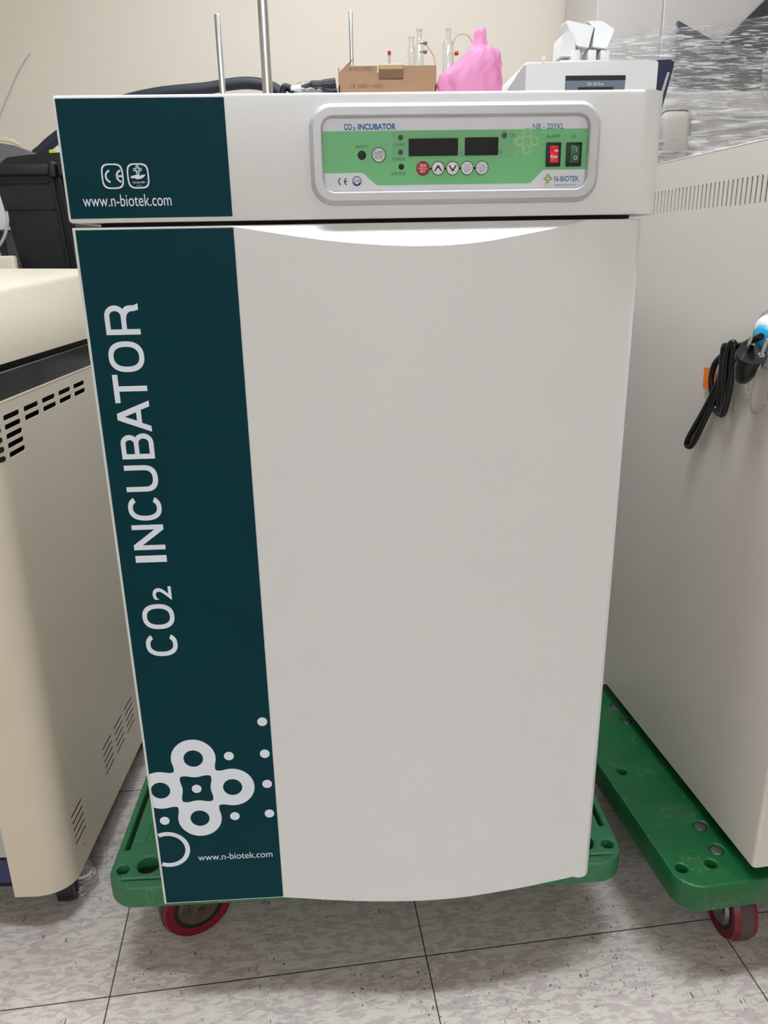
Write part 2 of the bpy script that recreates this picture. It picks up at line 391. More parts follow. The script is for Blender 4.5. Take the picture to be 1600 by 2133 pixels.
# header: sharp left corner, rounded right corner
bm = new()
R = .030
pts = [(0, 0)]+[(W+.012-R+R*math.sin(a), R-R*math.cos(a)) for a in [PI/2*i/12 for i in range(13)]]+[(W+.012, .565), (0, .565)]
vs = prism(bm, pts, ZHB, ZT)
es = [e for e in bm.edges if all(abs(v.co.z-ZT) < 1e-6 for v in e.verts) or all(abs(v.co.z-ZHB) < 1e-6 for v in e.verts)]
bmesh.ops.bevel(bm, geom=es, offset=.0035, segments=3, affect='EDGES', profile=.5)
header = obj('control_housing', bm, M['white'], inc, smooth=40)
# teal film on header
bm = new(); plate(bm, [rrect(.0025, XT-.0006, ZHB+.0045, ZT-.0035, .0004, 2)], .0006, ymtx(-.0004)); obj('teal_panel', bm, M['teal'], header, label='dark teal panel with web address')
# door
prof = [(.002, 0), (.09, 0), (XT-.0004, 0), (XT, -.0004), (.197, -.0032), (.218, -.0063), (.250, -.0108), (.285, -.0150), (.320, -.0180), (.358, -.0203), (.385, -.0208), (.415, -.0203), (.448, -.0180), (.471, -.0152), (.502, -.0110), (.534, -.0062), (.568, .0002), (.598, .0058), (.616, .0094)]
cx0, cy0 = .6235, .0240
for a in [math.radians(v) for v in (-62, -45, -28, -12, 0)]: prof.append((cx0+.0145*math.cos(a), cy0+.0145*math.sin(a)))
sub = smooth_path([(x, y, 0) for x, y in prof[3:20]], 4)
prof = prof[:3]+[(p.x, p.y) for p in sub]+prof[20:]
prof.append((.638, .044))
bm = new(); rows = []
for x, y in prof:
    d = max(0, -y)
    zt = ZDT-1.15*d
    ys = max(y, .0)          # back of the scoop
    yb = .044
    rows.append([bm.verts.new((x, y+.0018, ZDB)), bm.verts.new((x, y, ZDB+.0018)), bm.verts.new((x, y, zt-.0012)), bm.verts.new((x, y+.0010, zt)),
                 bm.verts.new((x, max(ys+.002, y+.0022), ZDT)), bm.verts.new((x, yb if x < .6379 else yb, ZDT)), bm.verts.new((x, yb, ZDB))])
for A, B in zip(rows, rows[1:]):
    for k in range(7):
        try: bm.faces.new((A[k], B[k], B[(k+1) % 7], A[(k+1) % 7]))
        except ValueError: pass
bm.faces.new(rows[0]); bm.faces.new(rows[-1])
bmesh.ops.remove_doubles(bm, verts=bm.verts, dist=1e-5)
door = obj('door', bm, M['white'], inc, smooth=28)
bm = new(); plate(bm, [rrect(.0052, XT-.0008, ZDB+.0035, ZDT-.0025, .0004, 2)], .0006, ymtx(-.0004)); obj('teal_panel', bm, M['teal'], door, label='long dark teal panel with lettering and ring emblem')
# hinge lip under the right corner
bm = new()
lathe(bm, [(.0001, -.006), (.012, -.005), (.016, -.001), (.016, .004), (.012, .008)], mtx=Matrix.Translation((.622, .026, ZDB-.001)), seg=24)
obj('hinge', bm, M['pwhite'], inc, smooth=50)
# black strip standing in for the shade in the gap above the door
bm = new(); box(bm, .030, .62, .012, .045, ZDT+.0005, ZHB-.0005); obj('gap_shade', bm, M['dark'], inc)

def zrow(px, row): p = aty(px, row, -.0006); return p.z
def px2(px, row): p = aty(px, row, -.0006); return (p.x, p.z)
# door lettering: plain grotesque capitals, each its own part, reading upwards
YL = ymtx(-.00085)
def ell(cx, cy, a, b, t0, t1, n=18, p=1.0):
    o = []
    for i in range(n+1):
        t = math.radians(t0+(t1-t0)*i/n); c, s_ = math.cos(t), math.sin(t)
        o.append((cx+a*math.copysign(abs(c)**p, c), cy+b*math.copysign(abs(s_)**p, s_)))
    return o
def glyph(ch, w, H, s):
    if ch == 'I': return [[(0, 0), (w, 0), (w, H), (0, H)]]
    if ch == 'T': return [[(w/2-s/2, 0), (w/2+s/2, 0), (w/2+s/2, H-s), (w, H-s), (w, H), (0, H), (0, H-s), (w/2-s/2, H-s)]]
    if ch == 'N': k = s*1.05; return [[(0, 0), (s, 0), (s, H-k*1.7), (w-k, 0), (w, 0), (w, H), (w-s, H), (w-s, k*1.7), (k, H), (0, H)]]
    if ch == 'A':
        k = s*1.12; m = .27*H; g_ = lambda y: (w/2-k/2)*y/H
        return [[(0, 0), (k, 0), (k+g_(m)-.0002, m), (w-k-g_(m)+.0002, m), (w-k, 0), (w, 0), (w/2+k*.55, H), (w/2-k*.55, H)],
                [(k+g_(m+s)*1.02, m+s*.92), (w-k-g_(m+s)*1.02, m+s*.92), (w/2, H-s*1.4)]]
    if ch == 'U':
        r = w/2
        return [[(0, H)]+ell(r, r*.95, r, r*.95, 180, 360, 20, .85)+[(w, H), (w-s, H)]+ell(r, r*.95, r-s, r*.95-s, 360, 180, 20, .85)+[(s, H)]]
    if ch == 'O': return [ell(w/2, H/2, w/2, H/2, 0, 354, 59, .84), ell(w/2, H/2, w/2-s, H/2-s*.92, 0, 354, 59, .84)]
    if ch == 'C': return [ell(w/2, H/2, w/2, H/2, 36, 324, 48, .84)+ell(w/2, H/2, w/2-s, H/2-s*.92, 318, 42, 48, .84)]
    m = .53*H; h2 = s*.46
    if ch == 'B':
        r1, r2 = m/2+h2*.5, (H-m)/2+h2*.5
        return [[(0, 0)]+ell(w-r1, r1, r1, r1, -90, 47, 14)+ell(w*.95-r2, H-r2, r2, r2, -47, 90, 14)+[(0, H)],
                [(s, s*.9)]+ell(w-r1, r1, r1-s, r1-s*.9, -90, 90, 12)[0:13]+[(s, 2*r1-s*.9)],
                [(s, H-2*r2+s*.9)]+ell(w*.95-r2, H-r2, r2-s, r2-s*.9, -90, 90, 12)+[(s, H-s*.9)]]
    if ch == 'R':
        r2 = (H-m)/2+h2
        return [[(0, 0), (s, 0), (s, H-2*r2), (w*.48, H-2*r2)]+ell(w*.48, H-2*r2-.18*H, w-1.25*s-w*.48, .18*H, 90, 0, 8)+[(w-1.22*s, .12*H), (w-1.0*s, 0), (w+.12*s, 0), (w+.1*s, .02*H), (w-.2*s, .12*H), (w-.22*s, .28*H), (w-.35*s, .37*H), (w-.8*s, .445*H)]+ell(w*.97-r2, H-r2, r2, r2, -50, 90, 14)+[(0, H)],
                [(s, H-2*r2+s*.9)]+ell(w*.97-r2, H-r2, r2-s, r2-s*.9, -90, 90, 12)+[(s, H-s*.9)]]
for ch, r0, r1, h0, h1 in (('C', 1366, 1318, .0238, .0640), ('O', 1310, 1258, .0238, .0640), ('2', 1250, 1222, .0400, .0635),
                   ('I', 1171, 1157, .0245, .0628), ('N', 1145, 1093, .0245, .0628), ('C', 1084, 1032, .0235, .0636), ('U', 1024, 969, .0245, .0634), ('B', 956, 903, .0245, .0628),
                   ('A', 900, 835, .0245, .0628), ('T', 839, 780, .0245, .0628), ('O', 775, 711, .0235, .0636), ('R', 697.5, 634, .0245, .0628)):
    xc = 340+(r0-1340)*.137; za, zb = zrow(xc, r0), zrow(xc, r1)
    bm = new()
    if ch == '2': text_bm(bm, ch, (h0, h1, za, zb), YL, rot=True, bold=.012)
    else:
        for lp in [glyph(ch, zb-za, h1-h0, .0061)]: plate(bm, [[(h1-b_, za+a_) for a_, b_ in q] for q in lp], .0002, YL)
    obj('letter', bm, M['pale'], door, label='pale letter '+ch)
bm = new()
a = px2(413, 1789); b2 = px2(567, 1772)
text_bm(bm, 'www.n-biotek.com', (a[0], b2[0], .2655, .2765), YL)
obj('web_address', bm, M['pale'], door, label='pale web address')
# ring emblem
def emblem(cx, cz, D, ro, ri, k, clipx=None, nseg=160):
    cs = [(cx+D*math.cos(a), cz+D*math.sin(a)) for a in (0, PI/2, PI, 1.5*PI)]
    def sdf(x, z):
        ds = sorted(math.hypot(x-a, z-b)-ro for a, b in cs)[:2]
        sg = 1e9
        for i in range(4):
            (ax_, az_), (bx_, bz_) = cs[i], cs[(i+1) % 4]
            dx, dz = bx_-ax_, bz_-az_; tt = max(0, min(1, ((x-ax_)*dx+(z-az_)*dz)/(dx*dx+dz*dz)))
            sg = min(sg, math.hypot(x-ax_-dx*tt, z-az_-dz*tt)-ro*.17)
        a_, b_ = min(ds), sg; h = max(k-abs(a_-b_), 0)/k
        return min(a_, b_)-h*h*k*.25
    outer, inner = [], []
    for i in range(nseg):
        t = 2*PI*i/nseg; ct, st = math.cos(t), math.sin(t)
        rs = [D*2*j/400 for j in range(1, 401)]
        ins = [r for r in rs if sdf(cx+r*ct, cz+r*st) < 0]
        if not ins: ins = [D*.75]
        inner.append((cx+ins[0]*ct, cz+ins[0]*st)); outer.append((cx+ins[-1]*ct, cz+ins[-1]*st))
    loops = [outer, inner]+[circ(a, b, ri, 28) for a, b in cs]
    if clipx is not None: loops = [[(max(x, clipx), z) for x, z in lp] for lp in loops]
    return loops
bm = new(); CL = .0054
plate(bm, emblem(.0675, .389, .0496, .0303, .0133, .0105, CL, 240), .0002, YL)
for x, z in ((.0675, .389), (.165, .492), (.165, .441), (.165, .3915), (.165, .3415), (.116, .440), (.1163, .340), (.0182, .338)): plate(bm, [circ(x, z, .0067)], .0002, YL)
a0 = math.acos((CL-.018)/.0305); plate(bm, [[(max(x, CL), z) for x, z in arc(.018, .288, .0240, .0305, -a0, a0, 48)]], .0002, YL)
obj('ring_emblem', bm, M['pale'], door, label='pale ring and dot emblem')
# header lettering and marks
bm = new()
text_bm(bm, 'www.n-biotek.com', (.0175, .1115, 1.1425, 1.1545), YL); obj('web_address', bm, M['pale'], header, label='pale web address'); bm = new()
def sq_outline(bm, x0, x1, z0, z1, w, m):
    cx, cz, a, b = (x0+x1)/2, (z0+z1)/2, (x1-x0)/2, (z1-z0)/2
    def se(a, b): return [(cx+a*math.copysign(abs(math.cos(t))**.55, math.cos(t)), cz+b*math.copysign(abs(math.sin(t))**.55, math.sin(t))) for t in [2*PI*i/48 for i in range(48)]]
    plate(bm, [se(a, b), se(a-w, b-w)], .0002, m)
sq_outline(bm, .0405, .0635, 1.160, 1.185, .0015, YL); sq_outline(bm, .0675, .0905, 1.160, 1.185, .0015, YL)
def ce(bm, x, z, h, w, m):
    r = h/2; plate(bm, [arc(x+r, z, r-w, r, math.radians(105), math.radians(255))], .0002, m)
    x2 = x+h*.86; plate(bm, [arc(x2+r, z, r-w, r, math.radians(105), math.radians(255))], .0002, m)
    plate(bm, [[(x2+w*.6, z-w/2), (x2+r*.95, z-w/2), (x2+r*.95, z+w/2), (x2+w*.6, z+w/2)]], .0002, m)
obj('mark_outline', bm, M['pale'], header); bm = new(); ce(bm, .0440, 1.1725, .0135, .0019, YL)
obj('conformity_mark', bm, M['pale'], header, label='pale CE letters'); bm = new(); plate(bm, emblem(.0790, 1.1787, .0028, .0017, .0008, .0005, nseg=48), .0002, YL)
for x, z in ((.0827, 1.1818), (.0848, 1.1822), (.0838, 1.1793), (.0815, 1.1757)): plate(bm, [circ(x, z, .0003, 8)], .0002, YL)
plate(bm, [[(.0712, 1.1722), (.0755, 1.1733), (.079, 1.1742), (.0808, 1.1738), (.0805, 1.1725), (.083, 1.1735), (.0868, 1.1738), (.0862, 1.1728), (.0845, 1.171), (.082, 1.1698), (.0775, 1.1692), (.0745, 1.1705), (.0715, 1.1702)]], .0002, YL)
obj('hand_emblem', bm, M['pale'], header, label='pale open hand with rings above it'); bm = new(); text_bm(bm, 'HandyLAB+', (.0727, .0862, 1.1647, 1.1672), YL); text_bm(bm, 'System', (.0768, .0822, 1.1622, 1.1636), YL)
obj('mark_text', bm, M['pale'], header)

# ------------------------------------------------------------------ control panel of the incubator
fx0, fx1, fz0, fz1 = .2625, .5770, 1.1395, 1.2405
panel_bm = new(); loops = []
for ins, y, r in ((0, .001, .024), (.001, -.0035, .0235), (.0050, -.0085, .020), (.0125, -.0085, .014), (.0135, -.0078, .013), (.0150, -.0012, .009)):
    xa = ins*1.0
    loops.append([panel_bm.verts.new((x, y, z)) for x, z in rrect(fx0+xa, fx1-xa, fz0+ins, fz1-ins, r, 8)])
for A, B in zip(loops, loops[1:]):
    n = len(A)
    for k in range(n): panel_bm.faces.new((A[k], A[(k+1) % n], B[(k+1) % n], B[k]))
panel_bm.faces.new(loops[0])
cp = obj('control_panel', panel_bm, M['silver'], inc, smooth=25, label='silver framed control panel')
YF = -.0016
def U(px, row): p = aty(px, row, YF); return (p.x, p.z)
bm = new(); plate(bm, [rrect(fx0+.0145, fx1-.0145, fz0+.0145, fz1-.0145, .008, 6)], .0006, ymtx(YF+.0003)); obj('faceplate', bm, M['plate'], cp)
YA = ymtx(YF-.0001)
gx0, gx1 = fx0+.0148, fx1-.0148
gl = U(672, 361)[1]; gm = U(800, 386)[1]; gt = 1.2133
bm = new(); plate(bm, [[(gx0, gt), (gx0, gl), (U(752, 361)[0], gl), (U(757, 362)[0], gl-.0006), (U(784, 384)[0], gm+.0005), (U(792, 386)[0], gm), (U(1098, 382)[0], gm), (U(1106, 380)[0], gm+.0008), (U(1131, 358)[0], gl), (U(1140, 356)[0], gl+.0004), (gx1, gl+.0004), (gx1, gt)]], .0002, YA)
obj('green_field', bm, M['green'], cp, label='green printed field')
YP = ymtx(YF-.00025)
# pale emblem on green
c = U(1098, 294.5)
bm = new(); plate(bm, emblem(c[0], c[1], .0082, .0052, .0027, .0015, nseg=100), .0001, YP)
c2 = U(1082, 326); plate(bm, [circ(c2[0], c2[1], .0050), circ(c2[0], c2[1], .0044)], .0001, YP)
for dx, dz in ((.008, .0085), (.0165, .0085), (.0245, .0085), (.0165, 0), (.008, -.0085), (.0160, -.0085), (-.0085, -.0085), (0, 0)): plate(bm, [circ(c[0]+dx, c[1]+dz, .0009, 12)], .0001, YP)
obj('pale_emblem', bm, M['paleg'], cp)
def tbox(px0, px1, r0, r1):
    a = U(px0, r1); b = U(px1, r0); return (a[0], b[0], a[1], b[1])
# blue print
bm = new()
def T(s, px0, px1, rt, rb, m=YP, bold=0):
    zc = U((px0+px1)/2, (rt+rb)/2)[1]; h = abs(U(px0, rt)[1]-U(px0, rb)[1]); bb = new(); text_bm(bb, s, (U(px0, (rt+rb)/2)[0], U(px1, (rt+rb)/2)[0], zc-h/2, zc+h/2), m, bold=bold); obj('printed_word', bb, TM[0], cp)
TM = [M['blue']]
T('CO', 716.5, 733, 258, 271.5, bold=.035); T('2', 734.5, 741, 265, 271.5, bold=.02); T('INCUBATOR', 745.5, 825, 257.5, 270.5, bold=.035)
T('NB - 203XL', 1110, 1175, 257, 269); T('N-BIOTEK', 1155, 1206, 366.5, 378, bold=.01)
TM[0] = M['ink']
bm = new()
c = U(1141, 372); plate(bm, emblem(c[0], c[1], .0029, .0018, .0007, .0006, nseg=60), .0001, YP)
c2 = U(1136, 384); plate(bm, [circ(c2[0], c2[1], .0018), circ(c2[0], c2[1], .0015)], .0001, YP)
obj('olive_emblem', bm, M['olive'], cp)
# black print
T('SAFETY', 740, 766.5, 302.5, 309); T('CHAMBER', 818.5, 844, 298, 304.5); T('OUTDOOR', 818.5, 844, 328, 334.5); T('GLASS DOOR', 815, 844.5, 358.5, 364.5)
T('ON', 1061.5, 1073, 278, 285.5); T('ALARM', 1138.5, 1166, 280.5, 288); T('UV', 1190, 1200, 280.5, 288); T('°C', 957, 965, 315.5, 323.5); T('%', 1039.5, 1046.5, 313.5, 321)
T('Leading Life science', 1155, 1200.5, 383, 387)
bm = new(); c = U(704.5, 378.5); ce(bm, c[0], c[1], .0074, .0010, YP)
obj('conformity_mark', bm, M['ink'], cp, label='black CE letters')
c = U(743.5, 377.5)
bm = new(); plate(bm, [circ(c[0], c[1], .0050), circ(c[0], c[1], .0042)], .0001, YP)
text_bm(bm, 'GMP', (c[0]-.0032, c[0]+.0032, c[1]-.0012, c[1]+.0016), YP)
plate(bm, [arc(c[0], c[1], .0030, .0044, PI*1.1, PI*1.9)], .0001, YP)
obj('round_stamp', bm, M['navyp'], cp, label='round blue GMP stamp')
# displays
for px0, px1, r0, r1, nd in ((851.5, 954, 288, 325.5, 5), (968, 1038, 286, 324, 3)):
    x0, x1, z0, z1 = tbox(px0, px1, r0, r1)
    bm = new(); box(bm, x0, x1, YF-.0018, YF, z0, z1, .0004, 1); d = obj('display', bm, M['disp'], cp, label='dark digital display with %d digits' % nd)
    bm = new(); wd = (x1-x0)/nd
    for i in range(nd):
        a, b3 = x0+wd*(i+.22), x0+wd*(i+.80); zc = (z0+z1)/2; hh = (z1-z0)*.29; w_ = .0008; ym = ymtx(YF-.00185)
        for z in (zc-hh, zc, zc+hh): plate(bm, [[(a+w_, z-w_/2), (b3-w_, z-w_/2), (b3-w_, z+w_/2), (a+w_, z+w_/2)]], .0001, ym)
        for x in (a, b3):
            for zz in (zc-hh, zc): plate(bm, [[(x-w_/2, zz+w_), (x+w_/2, zz+w_), (x+w_/2, zz+hh-w_), (x-w_/2, zz+hh-w_)]], .0001, ym)
    o = obj('segments', bm, M['seg'], cp)
# indicator lamps
for px, r, rad in ((754, 323.5, .0046), (834.5, 287, .0029), (834.5, 317.5, .0029), (836, 347.5, .0030), (1050.5, 282, .0032)):
    c = U(px, r); bm = new(); lathe(bm, [(rad, 0), (rad, .0003), (rad*.8, .0005), (rad*.5, .0009), (.0001, .0010)], mtx=facing((c[0], YF, c[1]), (0, -1, 0)), seg=24)
    obj('indicator_light', bm, M['black'], cp, smooth=30)
# clear tape around the lamps and displays
bm = new(); a = U(817, 338); b3 = U(1070, 268)
plate(bm, [rrect(a[0], b3[0], U(817, 331)[1], U(817, 273)[1], .0006, 2)], .0001, ymtx(YF-.0009)); obj('clear_tape', bm, M['tape'], cp)
# round buttons
bm = new(); z = U(940, 351)[1]; plate(bm, [[(U(881, 351)[0], z-.0010), (U(1003, 351)[0], z-.0010), (U(1003, 351)[0], z+.0010), (U(881, 351)[0], z+.0010)]], .0002, YP); obj('button_link', bm, M['ink'], cp)
for px, r, kind in ((789, 323, 'a'), (881, 351, 't'), (912.5, 350.8, 'u'), (942.7, 350.6, 'd'), (973, 350.3, 'c'), (1003.7, 350, 'k')):
    c = U(px, r); rad = .0071 if kind in 'ak'[:1] else .0067
    names = dict(a='round white ALARM MUTE button', t='round red TEMP SET button', u='round white up arrow button', d='round white down arrow button', c='round white CO2 SET button', k='round white CAL SET button')
    bm = new(); lathe(bm, [(rad, 0), (rad, .0008), (rad*.9, .0011), (.0001, .0012)], mtx=facing((c[0], YF-.0001, c[1]), (0, -1, 0)), seg=32)
    bt = obj('button', bm, M['btnred'] if kind == 't' else M['btn'], cp, smooth=30, label=names[kind])
    bm = new(); plate(bm, [circ(c[0], c[1], rad*1.06), circ(c[0], c[1], rad*.96)], .0003, ymtx(YF-.0010))
    obj('button_ring', bm, M['ink'], cp)
    bm = new(); ym = ymtx(YF-.00135)
    if kind in 'atck':
        plate(bm, [[(c[0]-rad*.86, c[1]-.0002), (c[0]+rad*.86, c[1]-.0002), (c[0]+rad*.86, c[1]+.0002), (c[0]-rad*.86, c[1]+.0002)]], .0001, ym)
        tp_, bo_ = dict(a=('ALARM', 'MUTE'), t=('TEMP', 'SET'), c=('CO2', 'SET'), k=('CAL', 'SET'))[kind]
        wt = .0050 if kind == 'a' else .0036
        text_bm(bm, tp_, (c[0]-wt, c[0]+wt, c[1]+.0011, c[1]+.0040), ym); text_bm(bm, bo_, (c[0]-wt*.85, c[0]+wt*.85, c[1]-.0042, c[1]-.0013), ym)
    else:
        s = 1 if kind == 'u' else -1; h = .0030
        plate(bm, [[(c[0]-.0046, c[1]-s*h), (c[0]-.0031, c[1]-s*h), (c[0], c[1]+s*(h-.0020)), (c[0]+.0031, c[1]-s*h), (c[0]+.0046, c[1]-s*h), (c[0]+.0008, c[1]+s*h), (c[0]-.0008, c[1]+s*h)]], .0001, ym)
    obj('button_print', bm, {'a': M['ink'], 't': M['pale'], 'u': M['ink'], 'd': M['ink']}.get(kind, M['blue']), cp)
# rocker switches
for px0, px1, r0, r1, key in ((1136, 1168.5, 297, 347.5, 'red'), (1177.5, 1212, 296.5, 347, 'green')):
    x0, x1, z0, z1 = tbox(px0, px1, r0, r1); x1 = min(x1, gx1-.0012)
    bm = new(); box(bm, x0, x1, YF-.0028, YF, z0, z1, .0008, 2); obj('switch_bezel', bm, M['black'], cp, smooth=40)
    xc, zc = (x0+x1)/2, (z0+z1)/2; w_ = (x1-x0)*.30; h_ = (z1-z0)*.36
    bm = new(); vs = box(bm, xc-w_, xc+w_, YF-.0060, YF-.0020, zc-h_, zc+h_, .0009, 2)
    for v in bm.verts:
        if v.co.y < YF-.004: v.co.y += (.0016 if key == 'red' else -.0012)*((v.co.z-zc)/h_)-abs((v.co.z-zc)/h_)*-.0006
    obj('rocker', bm, M['rred'] if key == 'red' else M['rgrn'], cp, smooth=40, label=key+' rocker switch')
    bm = new(); ym = ymtx(YF-.0074)
    if key == 'red': text_bm(bm, 'ON', (xc-.0005, xc+.0036, zc+.0020, zc+.0044), ym, bold=.02); text_bm(bm, 'OFF', (xc-.0030, xc+.0032, zc-.0044, zc-.0020), ym, bold=.02)
    else:
        plate(bm, [[(xc+.0005, zc+.0018), (xc+.0010, zc+.0018), (xc+.0010, zc+.0058), (xc+.0005, zc+.0058)]], .0001, ym); plate(bm, [circ(xc+.0004, zc-.0040, .0019), circ(xc+.0004, zc-.0040, .0014)], .0001, ym)
    obj('switch_print', bm, M['pale'], cp)

# ------------------------------------------------------------------ dollies and casters
def caster(parent, x, y, ztop, ang, R_=.056, w_=.036, hub='rust'):
    """red caster: wheel axis horizontal, visible face normal at angle ang"""
    nx, ny = math.cos(ang), math.sin(ang)
    mt = facing((x, y, R_), (nx, ny, 0))
    bm = new(); lathe(bm, [(R_*.62, -w_*.40), (R_*.93, -w_*.46), (R_*.985, -w_*.30), (R_, -w_*.1), (R_, w_*.1), (R_*.985, w_*.30), (R_*.93, w_*.46), (R_*.62, w_*.40)], mtx=mt, seg=48)
    wheel = obj('wheel', bm, M['tyre'], parent, smooth=50, label='red wheel')
    bm = new(); lathe(bm, [(R_*1.002, -w_*.24), (R_*1.006, -w_*.1), (R_*1.006, w_*.1), (R_*1.002, w_*.24)], mtx=mt, seg=48, close=False); obj('tread', bm, M['tread'], wheel, smooth=50)
    bm = new(); lathe(bm, [(R_*.70, -w_*.42), (R_*.70, w_*.42), (R_*.60, w_*.43)], mtx=mt, seg=40); obj('rim', bm, M['black'], wheel, smooth=40)
    bm = new(); lathe(bm, [(R_*.58, -w_*.5), (R_*.58, w_*.44), (R_*.50, w_*.55), (R_*.26, w_*.50), (R_*.22, w_*.66), (R_*.10, w_*.70), (R_*.08, w_*.85), (.0001, w_*.86)], mtx=mt, seg=36); obj('hub', bm, M[hub], wheel, smooth=35)
    # fork: two cheeks, crown and top plate
    bm = new()
    t = Vector((-ny, nx, 0))
    for s in (-1, 1):
        c = Vector((x, y, 0))+Vector((nx, ny, 0))*s*w_*.62
        pts = [(-.012, R_-.012), (.012, R_-.012), (.016, R_), (.030, ztop-.012), (-.022, ztop-.012), (-.016, R_)]
        m4 = Matrix(((t.x, nx, 0, c.x), (t.y, ny, 0, c.y), (0, 0, 1, 0), (0, 0, 0, 1)))
        lo = [bm.verts.new(m4 @ Vector((a, -.0015, b))) for a, b in pts]; hi = [bm.verts.new(m4 @ Vector((a, .0015, b))) for a, b in pts]
        for i in range(6): bm.faces.new((lo[i], lo[(i+1) % 6], hi[(i+1) % 6], hi[i]))
        bm.faces.new(lo); bm.faces.new(hi)
    lathe(bm, [(.030, ztop-.014), (.032, ztop-.008), (.026, ztop-.003)], (x+t.x*.006, y+t.y*.006, 0), seg=28)
    box(bm, x-.045, x+.045, y-.040, y+.040, ztop-.003, ztop)
    obj('fork', bm, M[hub], parent, smooth=35)

# dolly under the incubator (world aligned)
DZ0, DZ1 = .138, .1752
dolly = thing('platform_dolly', 'scuffed green plastic dolly under the tall white incubator', 'dolly', (.305, .33, 0))
dx0, dx1, dy0, dy1 = -.103, .711, .046, .50
holes = [rrect(-.0915, -.0848, .132, .43, .001, 2), rrect(.6925, .6992, .132, .43, .001, 2)]
hexr = .0100
def hexagon(cx, cy, r): return [(cx+r*math.cos(PI/3*i+.12), cy+r*math.sin(PI/3*i+.12)) for i in range(6)]
cl = [(-.0835, .089), (.6915, .089), (-.0835, .460), (.6915, .460)]
for x, y in cl: holes.append(hexagon(x, y, hexr))
for x, y in ((-.0455, .0965), (.6535, .0965), (-.0455, .458), (.6535, .458)): holes.append(circ(x, y, .0170, 24))
holes.append(rrect(-.080, .690, .0660, .0676, .0005, 1))
bm = new(); MT = Matrix.Translation((0, 0, (DZ0+DZ1)/2))
plate(bm, [rrect(dx0, dx1, dy0, dy1, .045, 10)]+holes, DZ1-DZ0, MT, bevel=.004)
deck = obj('deck', bm, M['grn2'], dolly, smooth=40)
bm = new(); box(bm, dx0+.03, dx1-.03, .0575, dy1-.03, DZ0+.004, DZ1-.022)
obj('hole_shade', bm, M['dark'], dolly)  # black slab below the slots, painting the darkness inside them
bm = new()
bm.free()
for x, y in cl: bm = new(); plate(bm, [hexagon(x, y, hexr*1.02), circ(x-.0005, y-.0015, .0055, 20)], .003, Matrix.Translation((0, 0, DZ1-.018))); obj('nut_pocket', bm, M['grn2'], deck)
# raised frame lines on the deck
for s in (0, 1):
    xa, xb = (-.062, .05) if s == 0 else (.56, .672)
    for k, ins in enumerate((0, .008)):
        bm = new(); tube(bm, [(x, y, DZ1) for x, y in rrect(xa+ins, xb-ins, .142+ins, .42-ins, .012, 5)], .0011, 6, closed=True)
        obj('deck_rib', bm, M['grn2'], deck, smooth=60)
for x, y, a in ((.012, .136, math.radians(-62)), (.515, .205, math.radians(-150)), (.03, .42, 1.0), (.60, .42, .3)): caster(dolly, x, y, DZ0, a, R_=.061)

# dolly under the right cabinet: local frame, rotated
AR = math.radians(6.2)
o0 = Vector((.7665, -.030, 0))
dr = thing('platform_dolly', 'bright green plastic dolly with bolt heads under the right cabinet', 'dolly', o0, AR)
RI = (Matrix.Translation(o0) @ Matrix.Rotation(AR, 4, 'Z')).inverted()
def loc(px, row, z): p = RI @ atz(px, row, z); return (p.x, p.y)
RZ0, RZ1 = .143, .190
hl = [loc(1296, 1606.5, RZ1), loc(1420, 1808, RZ1), loc(1481, 1798.5, RZ1)]
bl = [loc(1459, 1719, RZ1), loc(1493, 1769, RZ1), loc(1306, 1500, RZ1), loc(1283, 1469, RZ1)]
pk = []
bm = new(); plate(bm, [rrect(0, .80, 0, .565, .040, 10)]+[circ(x, y, .0085, 20) for x, y in hl]+[circ(x, y, .012, 14) for x, y in pk]+[circ(x, y, .0108, 20) for x, y in bl], RZ1-RZ0, Matrix.Translation((0, 0, (RZ0+RZ1)/2)), bevel=.0035)
deck = obj('deck', bm, M['grn'], dr, smooth=40)
bm = new(); box(bm, .03, .77, .03, .535, RZ0+.004, RZ1-.022); obj('hole_shade', bm, M['dark'], dr)  # black slab that gives the deck holes their shade
for x, y in bl:
    bm = new(); lathe(bm, [(.0105, RZ1-.02), (.0105, RZ1-.004), (.0085, RZ1-.0015), (.0001, RZ1-.001)], (x, y, 0), seg=24); obj('bolt_head', bm, M['steel'], dr, smooth=35)
ribs = [((1392, 1776), (1450, 1770)), ((1376, 1752), (1455, 1744)), ((1361, 1727), (1440, 1718)), ((1345, 1703), (1460, 1689)), ((1331, 1680), (1435, 1671)), ((1316, 1657), (1395, 1651)), ((1309, 1637), (1380, 1630)), ((1304, 1617), (1378, 1608)), ((1300, 1597), (1370, 1590)), ((1285, 1578), (1340, 1570)), ((1275, 1557), (1340, 1548))]
for a, b in ribs:
    pa, pb = loc(*a, RZ1), loc(*b, RZ1); bm = new(); tube(bm, [(pa[0], pa[1], RZ1-.0002), (pb[0], pb[1], RZ1-.0002)], .0010, 6); obj('deck_rib', bm, M['grn'], deck, smooth=60)
pw = RI @ Vector((.903, .072, 0))
for x, y, a in ((pw.x, pw.y, math.radians(180)-AR), (.68, .10, math.radians(205)), (.12, .48, 2.5), (.68, .48, 2.5)): caster(dr, x, y, RZ0, a, R_=.056, w_=.042, hub='steel')

